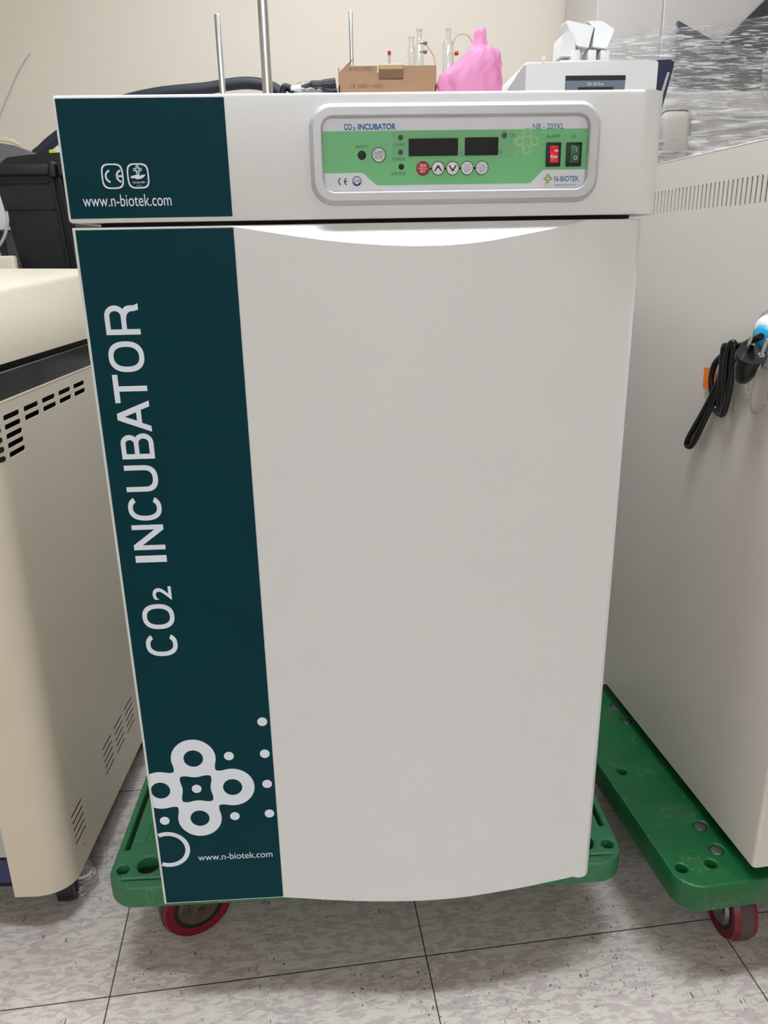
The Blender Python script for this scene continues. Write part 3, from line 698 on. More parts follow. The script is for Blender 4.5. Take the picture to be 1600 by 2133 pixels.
# ------------------------------------------------------------------ right cabinet (on its dolly)
AC = math.radians(5.34); oc = Vector((.8715, -.021, .1905))
rc = thing('laboratory_cabinet', 'large warm white cabinet with vertical vent slits on right dolly', 'cabinet', oc, AC, world_coords=False)
CI = (Matrix.Translation(oc) @ Matrix.Rotation(AC, 4, 'Z')).inverted()
H = 1.222-.1905; D = .66; z0 = .026
slots = [rrect(.055+.01155*i, .055+.01155*i+.0034, 1.1435-.1905, 1.1795-.1905, .0016, 3) for i in range(41)]
bm = new(); plate(bm, [[(.006, z0), (D, z0), (D, H), (.006, H)]]+slots, .0016, Matrix.Translation((.0008, 0, 0)) @ MYZ)
obj('side_panel', bm, M['rwhite'], rc)
bm = new(); box(bm, .003, .0165, .008, D-.003, 1.11-.1905, 1.20-.1905); obj('vent_shade', bm, M['dark'], rc)  # black panel behind the slits, coloured as the shade inside
bm = new()   # folded front with rounded corner, top, back
pts = [(0, .006)]+[(.006-.006*math.cos(a), .006-.006*math.sin(a)) for a in [PI/2*i/5 for i in range(1, 6)]]+[(.62, 0), (.62, D), (.0016, D), (.0016, D-.004), (.002, D-.004), (.0165, .01), (.0165, .0062)]
pts = [(0, .006)]+[(.006-.006*math.cos(a), .006-.006*math.sin(a)) for a in [PI/2*i/5 for i in range(1, 6)]]+[(.62, 0), (.62, .020), (.0016, .020), (.0016, .006)]
prism(bm, pts, z0, H); box(bm, .0168, .62, .020, D, z0, H-.001); box(bm, 0, .62, .001, D, H-.002, H+.001, .0008, 1)
obj('body', bm, M['rwhite'], rc, smooth=40)
for x, y in ((.05, .06), (.57, .06), (.05, .5), (.57, .5)):
    bm = new(); lathe(bm, [(.02, 0), (.02, .02), (.012, .027)], (x, y, 0), seg=20); obj('foot', bm, M['black'], rc)
# plug on cord, ball chain, blue tag, hanging on the cabinet's left flank
nrm = Vector((-math.cos(AC), -math.sin(AC), 0)); PC = Vector((oc.x, oc.y, 0))
def wp(px, row, off): return atp(px, row, PC+nrm*off, nrm)
t = thing('power_cord', 'black power cord coiled in loops with plug hanging on right cabinet', 'power cord', wp(1500, 800, .02))
def cordpath(L): return smooth_path([wp(*p) for p in L], 7)
bm = new()
tube(bm, cordpath([(1586, 701, .026), (1570, 707, .026), (1552, 717, .022), (1537, 722, .012), (1520, 732, .008), (1500, 745, .008), (1487, 765, .008), (1482, 800, .008), (1490, 850, .008), (1502, 862, .010), (1508, 845, .016), (1511, 790, .020), (1516, 735, .022), (1524, 715, .022), (1530, 720, .020), (1527, 760, .020), (1518, 820, .018), (1507, 860, .016), (1500, 858, .012), (1500, 820, .014), (1504, 770, .018), (1508, 727, .018), (1513, 720, .018), (1518, 726, .016), (1512, 760, .012), (1490, 810, .012), (1470, 850, .012), (1450, 885, .012), (1435, 912, .012), (1431, 926, .012), (1439, 929, .012), (1452, 908, .012), (1470, 870, .012), (1490, 830, .010), (1505, 800, .008), (1524, 778, .014), (1545, 782, .018)]), .0047, 12)
obj('cable', bm, M['cord'], t, smooth=60)
# plug body: round face pointing up-right, body below
P0 = wp(1566, 738, .034); P1 = wp(1552, 775, .030); ax = (P0-P1).normalized()
mt = facing(P0, ax)
bm = new(); lathe(bm, [(.0001, 0), (.0195, 0), (.0198, -.002), (.0195, -.007), (.0150, -.010), (.0160, -.022), (.0125, -.036), (.0085, -.044), (.0001, -.046)], mtx=mt, seg=32)
bmesh.ops.scale(bm, vec=(1, 1, 1), verts=bm.verts)
obj('plug', bm, M['cord'], t, smooth=35, label='black round two-pin plug')
side = ax.cross(nrm).normalized()
for s, (px, row, tx, ty) in zip((-1, 1), ((1554, 733, 1566, 703), (1586, 739, 1599, 708))):
    a = wp(px, row, .034); b = a+ax*.024
    bm = new(); tube(bm, [a, b, b+ax*.0012], [.0024, .0024, .0014], 14); tube(bm, [a-ax*.001, a+ax*.0007], .0040, 16)
    obj('pin', bm, M['nickel'], t, smooth=40)
bm = new(); box(bm, -.0012, .0012, -.0205, -.0185, -.022, -.001, .0004, 1, mtx=mt @ Matrix.Rotation(.4, 4, 'Z')); obj('earth_clip', bm, M['nickel'], t)
o = obj('paper_tag', (lambda b: (box(b, -.0005, .0005, -.016, .016, -.016, .016, mtx=Matrix.Translation(wp(1478, 789, .006)) @ Matrix.Rotation(AC, 4, 'Z') @ Matrix.Rotation(-.08, 4, 'X')), b)[1])(new()), M['orange'])
for v in o.data.vertices: pass
tag(origin_to_base(o), 'small orange sticker tag behind the coiled black cord', 'tag')
t = thing('badge_reel', 'round blue and white hook with clear disc at right edge of cabinet', 'hook', wp(1600, 700, .004))
c = wp(1602, 700, .0)
bm = new(); mt = facing(c, nrm); lathe(bm, [(.0185, .0005), (.0190, .004), (.0170, .011), (.0110, .016), (.0001, .018)], mtx=mt, seg=36); obj('cap', bm, M['bball'], t, smooth=50, label='blue cap')
bm = new(); mt = facing(wp(1601, 688, .0), nrm); lathe(bm, [(.0200, .0002), (.0205, .003), (.0180, .009), (.0100, .0125), (.0001, .013)], mtx=mt, seg=36); obj('back_shell', bm, M['pwhite'], t, smooth=50, label='white shell')
bm = new(); c2 = wp(1604, 706, .001); u_ = Vector((0, 0, 1)); v_ = nrm.cross(u_)
tube(bm, [c2+.0385*(math.cos(2*PI*k/48)*v_+math.sin(2*PI*k/48)*u_) for k in range(48)], .0004, 6, closed=True); obj('rim', bm, M['gasket'], t)
ch = smooth_path([wp(*p) for p in ((1570, 722, .020), (1566, 745, .012), (1561, 785, .008), (1559, 815, .006), (1563, 845, .006), (1573, 860, .006), (1586, 855, .006), (1598, 830, .006), (1608, 790, .006), (1612, 750, .010))], 14)
bm = new(); last = None; dist = 0
for p in ch:
    if last is None or (p-last).length >= .0034:
        bmesh.ops.create_icosphere(bm, subdivisions=2, radius=.0015, matrix=Matrix.Translation(p)); last = p
tube(bm, ch, .0004, 5)
o = obj('ball_chain', bm, M['nickel'], smooth=60); tag(origin_to_base(o), 'fine steel ball chain hanging in a loop below the plug', 'chain')

# ------------------------------------------------------------------ left machine
AL = math.radians(-2.0); ol = Vector((-.2003, .150, 0))
lm = thing('laboratory_machine', 'large cream machine with vent slots and dark band left of incubator', 'machine', ol, AL, world_coords=False)
# local: x=0 is the right side face, y=0 the front; machine extends to -x
sx_ = 0.005
def slot(y0, y1, zc, h): return rrect(y0, y1, zc-h/2, zc+h/2, h*.32, 3)
sl = []
for k, y in enumerate((.1165, .048-.0+0)):
    pass
cols = [.0600+.0693*i for i in range(5)]
for i, y in enumerate(cols):
    for r in range(5 if i == 0 else 2): sl.append(slot(y, y+.0535, .8745-.0136*r, .0080))
low = [.220, .2885, .357]
for y in low:
    for r in range(5): sl.append(slot(y, y+.053, .2000-.0137*r, .0056))
sl2 = []
for r in range(5): sl.append(slot(.0520, .1020, .1855-.0140*r, .0056))
sl.append(circ(.0855, .103, .004, 12))
RC = .047   # straight part starts here
cx_ = .095
top_body = .8970
bm = new(); plate(bm, [[(RC, .070), (.62, .070), (.62, top_body), (RC, top_body)]]+sl, .0016, Matrix.Translation((-.0008, 0, 0)) @ MYZ)
obj('side_panel', bm, M['cream'], lm, label='cream side panel with vent slots')
bm = new(); box(bm, -.019, -.0165, RC, .61, .08, top_body-.006); obj('vent_shade', bm, M['dark'], lm)  # dark sheet painting the shade seen through the slots
def corner(bm, z0, z1, xr=0, xl=-.093, th=.0016, ry=.047):
    n = 14; outer = []
    for i in range(n+1):
        a = PI/2*i/n; outer.append((xr-.062+.062*math.cos(a), ry-ry*math.sin(a)))
    outer = [(xr, ry+.0001)]+outer+[(xl, 0)]
    inner = [(x-(th if x > xl+.01 else 0), y+th*1.2) for x, y in reversed(outer)]
    prism(bm, outer+inner, z0, z1)
bm = new(); corner(bm, .070, top_body); obj('corner_panel', bm, M['cream'], lm, smooth=35, label='rounded cream front corner')
for r in range(5):
    bm = new(); zc = .8745-.0136*r; vr = []
    for i in range(9):
        y = .0455-.036*i/8; a = math.asin(min(1, (.047-y)/.047)); x = -.062+.0624*math.cos(a)
        vr.append([bm.verts.new((x+dx, y-dx*.6, zc+dz*(.0039 if 0 < i < 8 else .0022))) for dx, dz in ((.0002, 1), (.0002, -1), (-.001, -1), (-.001, 1))])
    for A_, B_ in zip(vr, vr[1:]):
        for k in range(4): bm.faces.new((A_[k], A_[(k+1) % 4], B_[(k+1) % 4], B_[k]))
    bm.faces.new(vr[0]); bm.faces.new(vr[-1]); obj('corner_slot_shade', bm, M['dark'], lm)  # dark strips laid on the surface, painted as shaded slots
def outline(xr, xl, y1, ry, ins=0):
    n = 14; o = [(xr-ins-.062+.062*math.cos(PI/2*i/n), ry+ins-ry*math.sin(PI/2*i/n)) for i in range(n+1)]
    return o+[(xl, ins), (xl, y1)]+[(xr-ins, y1)]
bm = new(); prism(bm, outline(-.020, -.62, .60, .047, 0.004), .09, top_body-.002); obj('inner_frame', bm, M['dark'], lm)
bm = new(); box(bm, -.55, -.091, .003, .03, .096, .146, .004, 2); obj('kick_panel', bm, M['navy'], lm, label='navy lower front panel')
bm = new(); box(bm, -.55, -.090, .003, .03, .149, .88, .003, 2); obj('front_door', bm, M['lgrey'], lm, label='grey front door')
bm = new(); prism(bm, outline(-.002, -.62, .62, .047, .001), top_body+.0005, .9370)
obj('trim_band', bm, M['band'], lm, smooth=35, label='dark glossy trim band')
# thin light line at band foot
bm = new(); prism(bm, outline(.0005, -.62, .62, .047, 0), top_body-.0005, top_body+.0012); obj('trim_line', bm, M['cream'], lm, smooth=35)
bm = new(); prism(bm, outline(.001, -.62, .62, .047, 0), .9370, .9385); obj('chrome_line', bm, M['chrome'], lm, smooth=35)
bm = new(); prism(bm, outline(-.006, -.62, .62, .047, .004), .9385, .9510); obj('lid_gap_shade', bm, M['dark'], lm, smooth=35)  # solid black filler, coloured for the shade under the lid
# lid with crowned top
bm = new(); base = outline(.000, -.62, .62, .047, 0)
lo = [bm.verts.new((x, y, .9485)) for x, y in base]
def ztop(x, y): return 1.0690-.20*max(0, .24-y)**2*3+.012*min(1, abs(x)/.25)
mid = [bm.verts.new((x, y, ztop(x, y)-.006)) for x, y in base]
hi = [bm.verts.new((x*.985-.003, y*.985+.004, ztop(x, y))) for x, y in base]
n = len(base)
for A, B in ((lo, mid), (mid, hi)):
    for i in range(n): bm.faces.new((A[i], A[(i+1) % n], B[(i+1) % n], B[i]))
bm.faces.new(lo)
cv = [bm.verts.new((-.3, y, ztop(-.3, y)+.002)) for y in (.05, .2, .35, .5)]
bm.faces.new(hi)
obj('lid', bm, M['cream'], lm, smooth=40, label='cream lid')
for v in cv: pass
# casters wrapped in film
for x, y in ((-.034, .072), (-.55, .085), (-.035, .53), (-.55, .53)):
    bm = new(); lathe(bm, [(.024, -.015), (.033, -.014), (.0345, 0), (.033, .014), (.024, .015)], mtx=facing((x, y, .0347), (1, .15, 0)), seg=28); wh = obj('wheel', bm, M['black'], lm, smooth=40)
    bm = new(); box(bm, x-.016, x+.016, y-.014, y+.018, .045, .070, .004, 2); box(bm, x-.019, x-.015, y-.014, y+.014, .02, .06, .001, 1); box(bm, x+.015, x+.019, y-.014, y+.014, .02, .06, .001, 1); obj('caster_fork', bm, M['black'], lm, smooth=40)
bm = new(); rnd = random.Random(3); rings = []
for k in range(9):
    z = .006+.085*k/8; ring = []
    for j in range(26):
        a = 2*PI*j/26; r = (.033+.005*math.sin(3*a+k*.9)+rnd.uniform(-.003, .003))*(1-.25*k/8)
        ring.append(bm.verts.new((-.026+r*math.cos(a)*.9, .092+r*math.sin(a), z)))
    rings.append(ring)
for A, B in zip(rings, rings[1:]):
    for j in range(26): bm.faces.new((A[j], A[(j+1) % 26], B[(j+1) % 26], B[j]))
obj('caster_wrap', bm, M['film'], lm, smooth=180, label='clear film wrapped round the caster')

# ------------------------------------------------------------------ bench and shelf behind
bt = thing('laboratory_bench', 'long pale bench against the wall behind the machines', 'bench', (.2, 1.55, 0))
bm = new(); box(bm, -2.2, 2.7, 1.12, 2.44, .90, .93, .004, 2); obj('worktop', bm, M['bench'], bt)
for i in range(6):
    x = -2.15+.80*i; bm = new(); box(bm, x, x+.78, 1.16, 2.42, .08, .899, .002, 1); obj('base_cabinet', bm, M['lgrey'], bt)
bm = new(); box(bm, -2.1, 2.6, 1.22, 2.4, 0, .08); obj('plinth', bm, M['black'], bt)
sh = thing('bench_shelf', 'white raised shelf on bench carrying box and glassware', 'shelf', (.53, 1.50, .93))
bm = new(); box(bm, .22, .742, 1.33, 1.70, 1.425, 1.445, .002, 1); obj('shelf_board', bm, M['pwhite'], sh)
for x in (.235, .728):
    for y in (1.345, 1.685): bm = new(); box(bm, x-.01, x+.01, y-.01, y+.01, .9305, 1.4245); obj('post', bm, M['steel'], sh)

# support rods
for (px, r0, px2_, r1, Y, rad, lab) in ((452, 30, 463, 188, 1.50, .0082, 'short thick bare steel rod, leftmost above the teal panel'), (543, -60, 547, 188, 1.50, .0140, 'tallest steel pole, second from left above the incubator'), (730, 23, 733, 135, 1.84, .0062, 'thin steel rod rising behind the cardboard box')):
    top = aty(px, r0, Y); x = top.x; t = thing('support_stand', lab, 'stand', (x, Y, .93))
    bm = new(); lathe(bm, [(rad, .945), (rad, top.z-.002), (rad*.8, top.z)], (x, Y, 0), seg=24); obj('rod', bm, M['rod'], t, smooth=40)
    bm = new(); box(bm, x-.045, x+.045, Y-.10, Y+.06, .9302, .946, .003, 2); obj('base', bm, M['steel'], t)

# hose over the bench
Yh = 1.906
pts = [aty(px, r, Yh) for px, r in ((66, 345), (92, 310), (118, 287), (150, 264), (200, 235), (260, 210), (320, 196), (370, 189.5), (430, 184), (470, 177), (510, 173), (545, 176), (575, 187), (590, 205), (600, 235))]
pts = [Vector((pts[0].x-.09, Yh, .95)), Vector((pts[0].x-.05, Yh, 1.20))]+pts+[Vector((pts[-1].x+.01, Yh, 1.2)), Vector((pts[-1].x+.02, Yh, .952))]
bm = new(); tube(bm, smooth_path(pts, 6), .0182, 16); o = obj('hose', bm, M['hose'], smooth=60); tag(origin_to_base(o), 'thick dark grey hose arching behind the incubator', 'hose')

# cardboard box
Yb = 1.40
L_ = aty(706, 188, Yb).x; R_b = aty(909, 188, Yb).x; zt = aty(800, 137, Yb).z; zb = 1.4452
t = thing('cardboard_box', 'open brown cardboard box with handwriting on the raised shelf', 'box', ((L_+R_b)/2, Yb+.09, zb))
bm = new(); th = .003
xl = L_+.012
box(bm, L_, R_b, Yb, Yb+th, zb, zt-.016)
# front wall upper part with cut corner at left and notch
pl = new()
a1, a2 = aty(786, 150, Yb).x, aty(790, 150, Yb).x
plate(bm, [[(L_, zt-.030), (L_, zt-.017), (L_+.020, zt), (a1, zt), (a1, zt-.040), (a2-.001, zt-.040), (a2, zt), (R_b, zt), (R_b, zt-.045), (L_, zt-.045)]], th, Matrix.Translation((0, Yb+th/2-.0002, 0)) @ MXZ)
box(bm, L_, L_+th, Yb, Yb+.11, zb, zt-.004); box(bm, R_b-th, R_b, Yb, Yb+.11, zb, zt-.004); box(bm, L_, R_b, Yb+.107, Yb+.11, zb, zt-.004); box(bm, L_, R_b, Yb, Yb+.11, zb, zb+th)
pl.free(); obj('carton', bm, M['card'], t)
bm = new(); p = aty(735, 117, Yb+.02)
for quad in ([(L_+.004, Yb+.002, zt-.012), (L_+.022, Yb+.002, zt), (p.x, p.y+.03, p.z), (L_+.012, Yb+.10, zt+.004)], [(aty(870, 137, Yb).x, Yb+.001, zt-.001), (R_b-.004, Yb+.001, zt-.001), (aty(893, 130, Yb+.02).x, Yb+.06, zt+.005), (aty(882, 128, Yb+.02).x, Yb+.07, zt+.012)]):
    vs = [bm.verts.new(q) for q in quad]; vs2 = [bm.verts.new((q[0]+.002, q[1]+.002, q[2])) for q in quad]
    bm.faces.new(vs); bm.faces.new(vs2)
    for i in range(4): bm.faces.new((vs[i], vs[(i+1) % 4], vs2[(i+1) % 4], vs2[i]))
obj('flap', bm, M['cardd'], t, label='bent inner flaps')
x0, x1 = aty(789, 150, Yb).x, aty(840, 150, Yb).x; z_a, z_b, z_c = aty(800, 164, Yb).z, aty(800, 146, Yb).z, aty(815, 134, Yb).z
bm = new(); box(bm, x0, x1, Yb-.0045, Yb-.0008, z_a, z_b+.002, .0006, 1); obj('handle_tab', bm, M['cardd'], t, label='darker folded tab')
bm = new(); box(bm, x0, x1+.001, Yb-.006, Yb+.02, z_b, z_c, .002, 1); obj('tape_strip', bm, M['tapeb'], t, label='shiny brown tape strip')
bm = new(); ymb = ymtx(Yb-.0006)
text_bm(bm, '8/101/15MS2', (aty(727, 145, Yb).x, aty(776, 145, Yb).x, aty(727, 148, Yb).z, aty(727, 140, Yb).z), ymb, shear=.2)
text_bm(bm, 'CR 1050 ~ 1052', (aty(728, 180, Yb).x, aty(797, 180, Yb).x, aty(728, 184, Yb).z, aty(728, 176, Yb).z), ymb, shear=.2)
obj('handwriting', bm, mat('marker_ink', (112, 84, 62), .7), t)
# black items in a clear bag beside the box
t = thing('tool_bag', 'black tools in a clear plastic bag left of the cardboard box', 'bag', (aty(645, 185, 1.45).x, 1.47, 1.4452))
bsh = aty(645, 185, 1.45)
bm = new(); z0 = 1.4452
def A(px, r, y=1.45): return aty(px, r, y)
tube(bm, smooth_path([A(588, 200), A(592, 182), A(606, 186), A(616, 198)], 5), .0095, 12)
tube(bm, smooth_path([A(628, 186), A(650, 180), A(675, 179), A(700, 176)], 5), [.010]*5+[.014]*5+[.016]*6, 14)
tube(bm, smooth_path([A(640, 196), A(665, 186), A(690, 192), A(702, 190)], 5), .014, 14)
box(bm, A(590, 190).x, A(702, 190).x, 1.43, 1.55, z0+.0005, A(600, 200).z, .004, 2)
obj('tools', bm, M['blackp'], t, smooth=50, label='black handles')
bm = new(); tube(bm, [A(606, 187), A(628, 185)], [.010, .012], 12); obj('label_wrap', bm, M['pwhite'], t, smooth=50)
bm = new(); rnd = random.Random(9); rows = []
for i in range(15):
    row = []
    for j in range(9):
        px = 603+(702-603)*i/14; p = A(px, 0, 1.43+.10*j/8)
        top = A(645, 183-19*math.sin(PI*min(1, (i+1)/13.0))**.7).z
        row.append(bm.verts.new((p.x, 1.425+.12*j/8, z0+.003+(top-z0)*math.sin(PI*(.08+.84*j/8))**.5+rnd.uniform(-.004, .004))))
    rows.append(row)
for a, b in zip(rows, rows[1:]):
    for j in range(8): bm.faces.new((a[j], a[j+1], b[j+1], b[j]))
obj('clear_bag', bm, M['film2'], t, smooth=180)

# ------------------------------------------------------------------ glassware
def flask(px, rtop, rsh, rbody, wneck, wbody, Y, label, cyl=False):
    s = (Y-CAM.y)/F*1.04; p = aty(px, rtop, Y); zs = aty(px, rsh, Y).z; zb_ = 1.4456; zt_ = p.z
    rn, rb = wneck*s/2, wbody*s/2
    t = thing('glass_vessel', label, 'glassware', (p.x, Y, zb_), group='clear glass vessels on the shelf')
    pr = [(rb*.85, zb_), (rb, zb_+.006), (rb, zs-.010), (rb*.82, zs-.003), (rn, zs+.006), (rn, zt_-.004), (rn*1.35, zt_-.002), (rn*1.35, zt_)]
    inn = [(rn*1.15, zt_), (rn*.85, zt_-.004), (rn*.82, zs+.006), (rb*.74, zs-.005), (rb-.0012, zs-.011), (rb-.0012, zb_+.006), (.0001, zb_+.002)]
    bm = new(); lathe(bm, [(.0001, zb_)]+pr+inn, (p.x, Y, 0), seg=28, close=False); obj('vessel', bm, M['glass'], t, smooth=40)
    return t, p.x, zs, rb
flask(857, 77, 98, 110, 8, 14, 1.57, 'short clear glass vessel, leftmost behind the cardboard box')
t, x, zs, rb = flask(873.5, 62, 88, 100, 9, 15, 1.61, 'taller clear glass vessel with two metal clips behind the box')
for dz in (.0, .022):
    bm = new(); bmesh.ops.create_icosphere(bm, subdivisions=2, radius=.0065, matrix=Matrix.Translation((x+.016, 1.60, zs-.004-dz))); tube(bm, [(x, 1.60, zs-.004-dz), (x+.014, 1.60, zs-.004-dz)], .003, 8); obj('clip', bm, M['steel'], t, smooth=40)
t, x, zs, rb = flask(934, 60, 86, 102, 9, 19, 1.58, 'clear glass vessel with side arm at left of the pink bag')
bm = new(); tube(bm, [(x+.004, 1.57, aty(940, 111, 1.57).z), (aty(950, 111, 1.57).x, 1.57, aty(950, 111, 1.57).z)], .003, 10); obj('side_arm', bm, M['glass'], t, smooth=40)
bm = new(); c = aty(951, 111, 1.57); lathe(bm, [(.004, -.006), (.0055, -.004), (.0055, .005), (.003, .006)], mtx=facing(c, (1, -.1, 0)), seg=18); obj('red_cap', bm, M['redcap'], t, smooth=40, label='red screw cap')
# test tube with red cap in the box
c = aty(811, 107, 1.47); t = thing('test_tube', 'thin clear tube with a red cap standing in the cardboard box', 'tube', (c.x, 1.47, 1.4485))
bm = new(); lathe(bm, [(.0035, 1.4486), (.0035, c.z-.008)], (c.x, 1.47, 0), seg=16); obj('tube', bm, mat('cloudy_plastic', (224, 218, 206), .3, trans=.4), t, smooth=40)
bm = new(); lathe(bm, [(.0045, c.z-.009), (.0045, c.z), (.003, c.z+.001)], (c.x, 1.47, 0), seg=16); obj('cap', bm, M['redcap'], t, smooth=40, label='red cap')
# rubber tubing
bm = new(); tube(bm, smooth_path([aty(px, r, 1.60) for px, r in ((944, 90), (950, 76), (960, 70), (974, 73), (982, 84), (985, 100))]+[Vector((aty(985, 120, 1.60).x, 1.60, 1.50)), Vector((aty(985, 120, 1.60).x+.002, 1.60, 1.4475))], 6), .0022, 8)
o = obj('rubber_tube', bm, M['rubber'], smooth=60); tag(origin_to_base(o), 'thin pale tube arching from glassware into the pink bag', 'tube')
bm = new(); tube(bm, smooth_path([aty(px, r, 1.55) for px, r in ((889, 94), (893, 100), (900, 110), (905, 122), (906, 135))]+[Vector((aty(908, 160, 1.55).x, 1.55, 1.49)), Vector((aty(908, 160, 1.55).x, 1.55, 1.4480))], 6), .0022, 8)
o = obj('rubber_tube', bm, M['rubber'], smooth=60); tag(origin_to_base(o), 'thin pale tube curving down from the vessel with clips', 'tube')

# pink bag: crumpled closed sack
def sack():
    bm = new(); rnd = random.Random(4)
    Y = 1.395
    # left and right silhouette by row (px)
    sil = [(200, 918, 1046), (188, 916, 1045), (175, 913, 1045), (162, 914, 1044), (150, 928, 1043), (138, 944, 1042), (126, 956, 1041), (114, 966, 1040), (106, 974, 1036), (98, 980, 1016), (88, 985, 1014), (78, 988, 1013), (68, 988, 1013), (62, 992, 1012), (59, 998, 1008)]
    n = 56; rings = []
    zb_ = 1.4455
    for k, (r, a, b) in enumerate(sil):
        pa, pb = aty(a, r, Y), aty(b, r, Y); cx = (pa.x+pb.x)/2; rx = (pb.x-pa.x)/2; ry = min(rx, .062)*.75; z = pa.z if k else zb_
        ring = []
        for j in range(n):
            t = 2*PI*j/n; w = 1+.09*math.sin(9*t+k*.75)+.05*math.sin(17*t-k*1.3)+rnd.uniform(-.03, .03)
            if abs(math.sin(t)) < .25: w = 1+(w-1)*.3
            ring.append(bm.verts.new((cx+rx*math.cos(t)*w, Y+ry*math.sin(t)*w*1.1, z+.003*math.sin(5*t+k) if k else z)))
        rings.append(ring)
    for A_, B_ in zip(rings, rings[1:]):
        for j in range(n): bm.faces.new((A_[j], A_[(j+1) % n], B_[(j+1) % n], B_[j]))
    bm.faces.new(rings[0]); bm.faces.new(rings[-1])
    return bm
o = obj('plastic_bag', sack(), M['pink'], smooth=70); tag(origin_to_base(o), 'crumpled translucent pink plastic bag on the raised shelf', 'bag')

# ------------------------------------------------------------------ white instrument with screen
Y = 1.46
g = lambda px, r, y=Y: aty(px, r, y)
x0, x1 = g(1096, 150).x, g(1370, 150).x; zt = g(1230, 125).z; xl = g(1050, 190).x; zl = g(1050, 188).z
ins = thing('analysis_instrument', 'white bench instrument with small grey screen behind the incubator', 'instrument', ((x0+x1)/2, 1.62, .93))
bm = new()
pts = [(xl, .9305), (x1, .9305), (x1, zt-.004), (g(1350, 122).x, zt), (x0, zt-.003), (xl, zl)]
vsf = [bm.verts.new((a, Y, b)) for a, b in pts]; vsb = [bm.verts.new((a, 1.78, b)) for a, b in pts]
for i in range(6): bm.faces.new((vsf[i], vsf[(i+1) % 6], vsb[(i+1) % 6], vsb[i]))
bm.faces.new(vsf); bm.faces.new(vsb)
bmesh.ops.bevel(bm, geom=[e for e in bm.edges if all(v.co.y < Y+.001 for v in e.verts) and e.verts[0].co.z > 1 and e.verts[1].co.z > 1], offset=.004, segments=3, affect='EDGES')
obj('housing', bm, M['pwhite'], ins, smooth=30)
bm = new(); q = [(xl+.006, .94), (x0-.001, .94), (x0-.001, zt-.010), (x0-.010, zt-.014), (xl+.006, zl-.004)]
plate(bm, [q], .002, ymtx(Y-.0008)); obj('side_facet', bm, M['lgrey'], ins, label='grey sloping left facet')
a, b = g(1178, 158), g(1303, 158); zb_ = a.z-.11
bm = new(); box(bm, a.x, b.x, Y-.002, Y, zb_, a.z, .0008, 1); scr = obj('screen', bm, M['scr'], ins, label='grey screen')
bm = new(); box(bm, a.x, b.x, Y-.0026, Y-.0021, a.z-.012, a.z); box(bm, g(1203, 185).x, g(1277, 185).x, Y-.0026, Y-.0021, a.z-.06, g(1203, 182).z); obj('screen_bars', bm, M['ink'], scr)
bm = new(); text_bm(bm, 'SXL 3D Pure', (g(1223, 170).x, g(1257, 170).x, g(1223, 178).z, g(1223, 172).z), ymtx(Y-.0024)); obj('screen_text', bm, M['pwhite'], scr)
# navy wing on the right
bm = new()
w = [g(1371, 124), g(1398, 123), g(1406, 128), g(1404, 140), g(1360, 300)]; w.append(Vector((w[-1].x-.02, Y, w[-1].z-.12))); w.append(Vector((x1+.0005, Y, w[-1].z)))
w[-2].x = x1+.003
vf = [bm.verts.new((v.x, Y+.004, v.z)) for v in w]; vb = [bm.verts.new((v.x, 1.76, v.z)) for v in w]
for i in range(len(w)): bm.faces.new((vf[i], vf[(i+1) % len(w)], vb[(i+1) % len(w)], vb[i]))
bm.faces.new(vf); bm.faces.new(vb)
obj('side_wing', bm, M['iblue'], ins, label='navy side wing')
bm = new(); s0, s1, s2, s3 = g(1391, 150), g(1396, 150), g(1362, 262), g(1364, 236)
plate(bm, [[(s0.x, s0.z), (s1.x, s1.z), (s2.x, s2.z), (s3.x, s3.z)]], .002, ymtx(Y+.0025)); obj('wing_stripe', bm, M['lgrey'], ins, label='pale stripe')
bm = new(); c = g(1132, 121); tube(bm, [c+Vector((0, 0, -.012)), c+Vector((0, .0, -.002))], .003, 8); lathe(bm, [(.0025, -.003), (.006, -.003), (.006, .003), (.0025, .003)], mtx=facing(c, (0, -1, .1)), seg=20); obj('loop_knob', bm, M['pwhite'], ins, smooth=40)
# two tilted white heads on top
t = thing('white_holder', 'white plastic holder with two tilted heads on the white instrument', 'holder', (g(1225, 120, 1.52).x, 1.56, zt+.0005))
gy = 1.52; h = lambda px, r: aty(px, r, gy)
bm = new(); pz = zt+.0008
box(bm, h(1165, 120).x, h(1272, 120).x, gy-.01, gy+.10, pz, pz+.010, .002, 2); obj('base_plate', bm, M['pwhite'], t)
bm = new()
for px0, px1 in ((1188, 1208), (1224, 1242), (1250, 1270)): box(bm, h(px0, 110).x, h(px1, 110).x, gy-.005, gy+.06, pz+.008, h(1200, 104).z, .003, 2)
obj('foot_block', bm, M['pwhite'], t, smooth=40)
bm = new()
pp = [h(1166, 118), h(1170, 75), h(1178, 66), h(1190, 66), h(1198, 76), h(1198, 118)]
vf = [bm.verts.new((v.x, gy-.004, max(v.z, pz))) for v in pp]; vb = [bm.verts.new((v.x, gy+.08, max(v.z, pz))) for v in pp]
for i in range(6): bm.faces.new((vf[i], vf[(i+1) % 6], vb[(i+1) % 6], vb[i]))
bm.faces.new(vf); bm.faces.new(vb); obj('arm', bm, M['pwhite'], t, smooth=50)
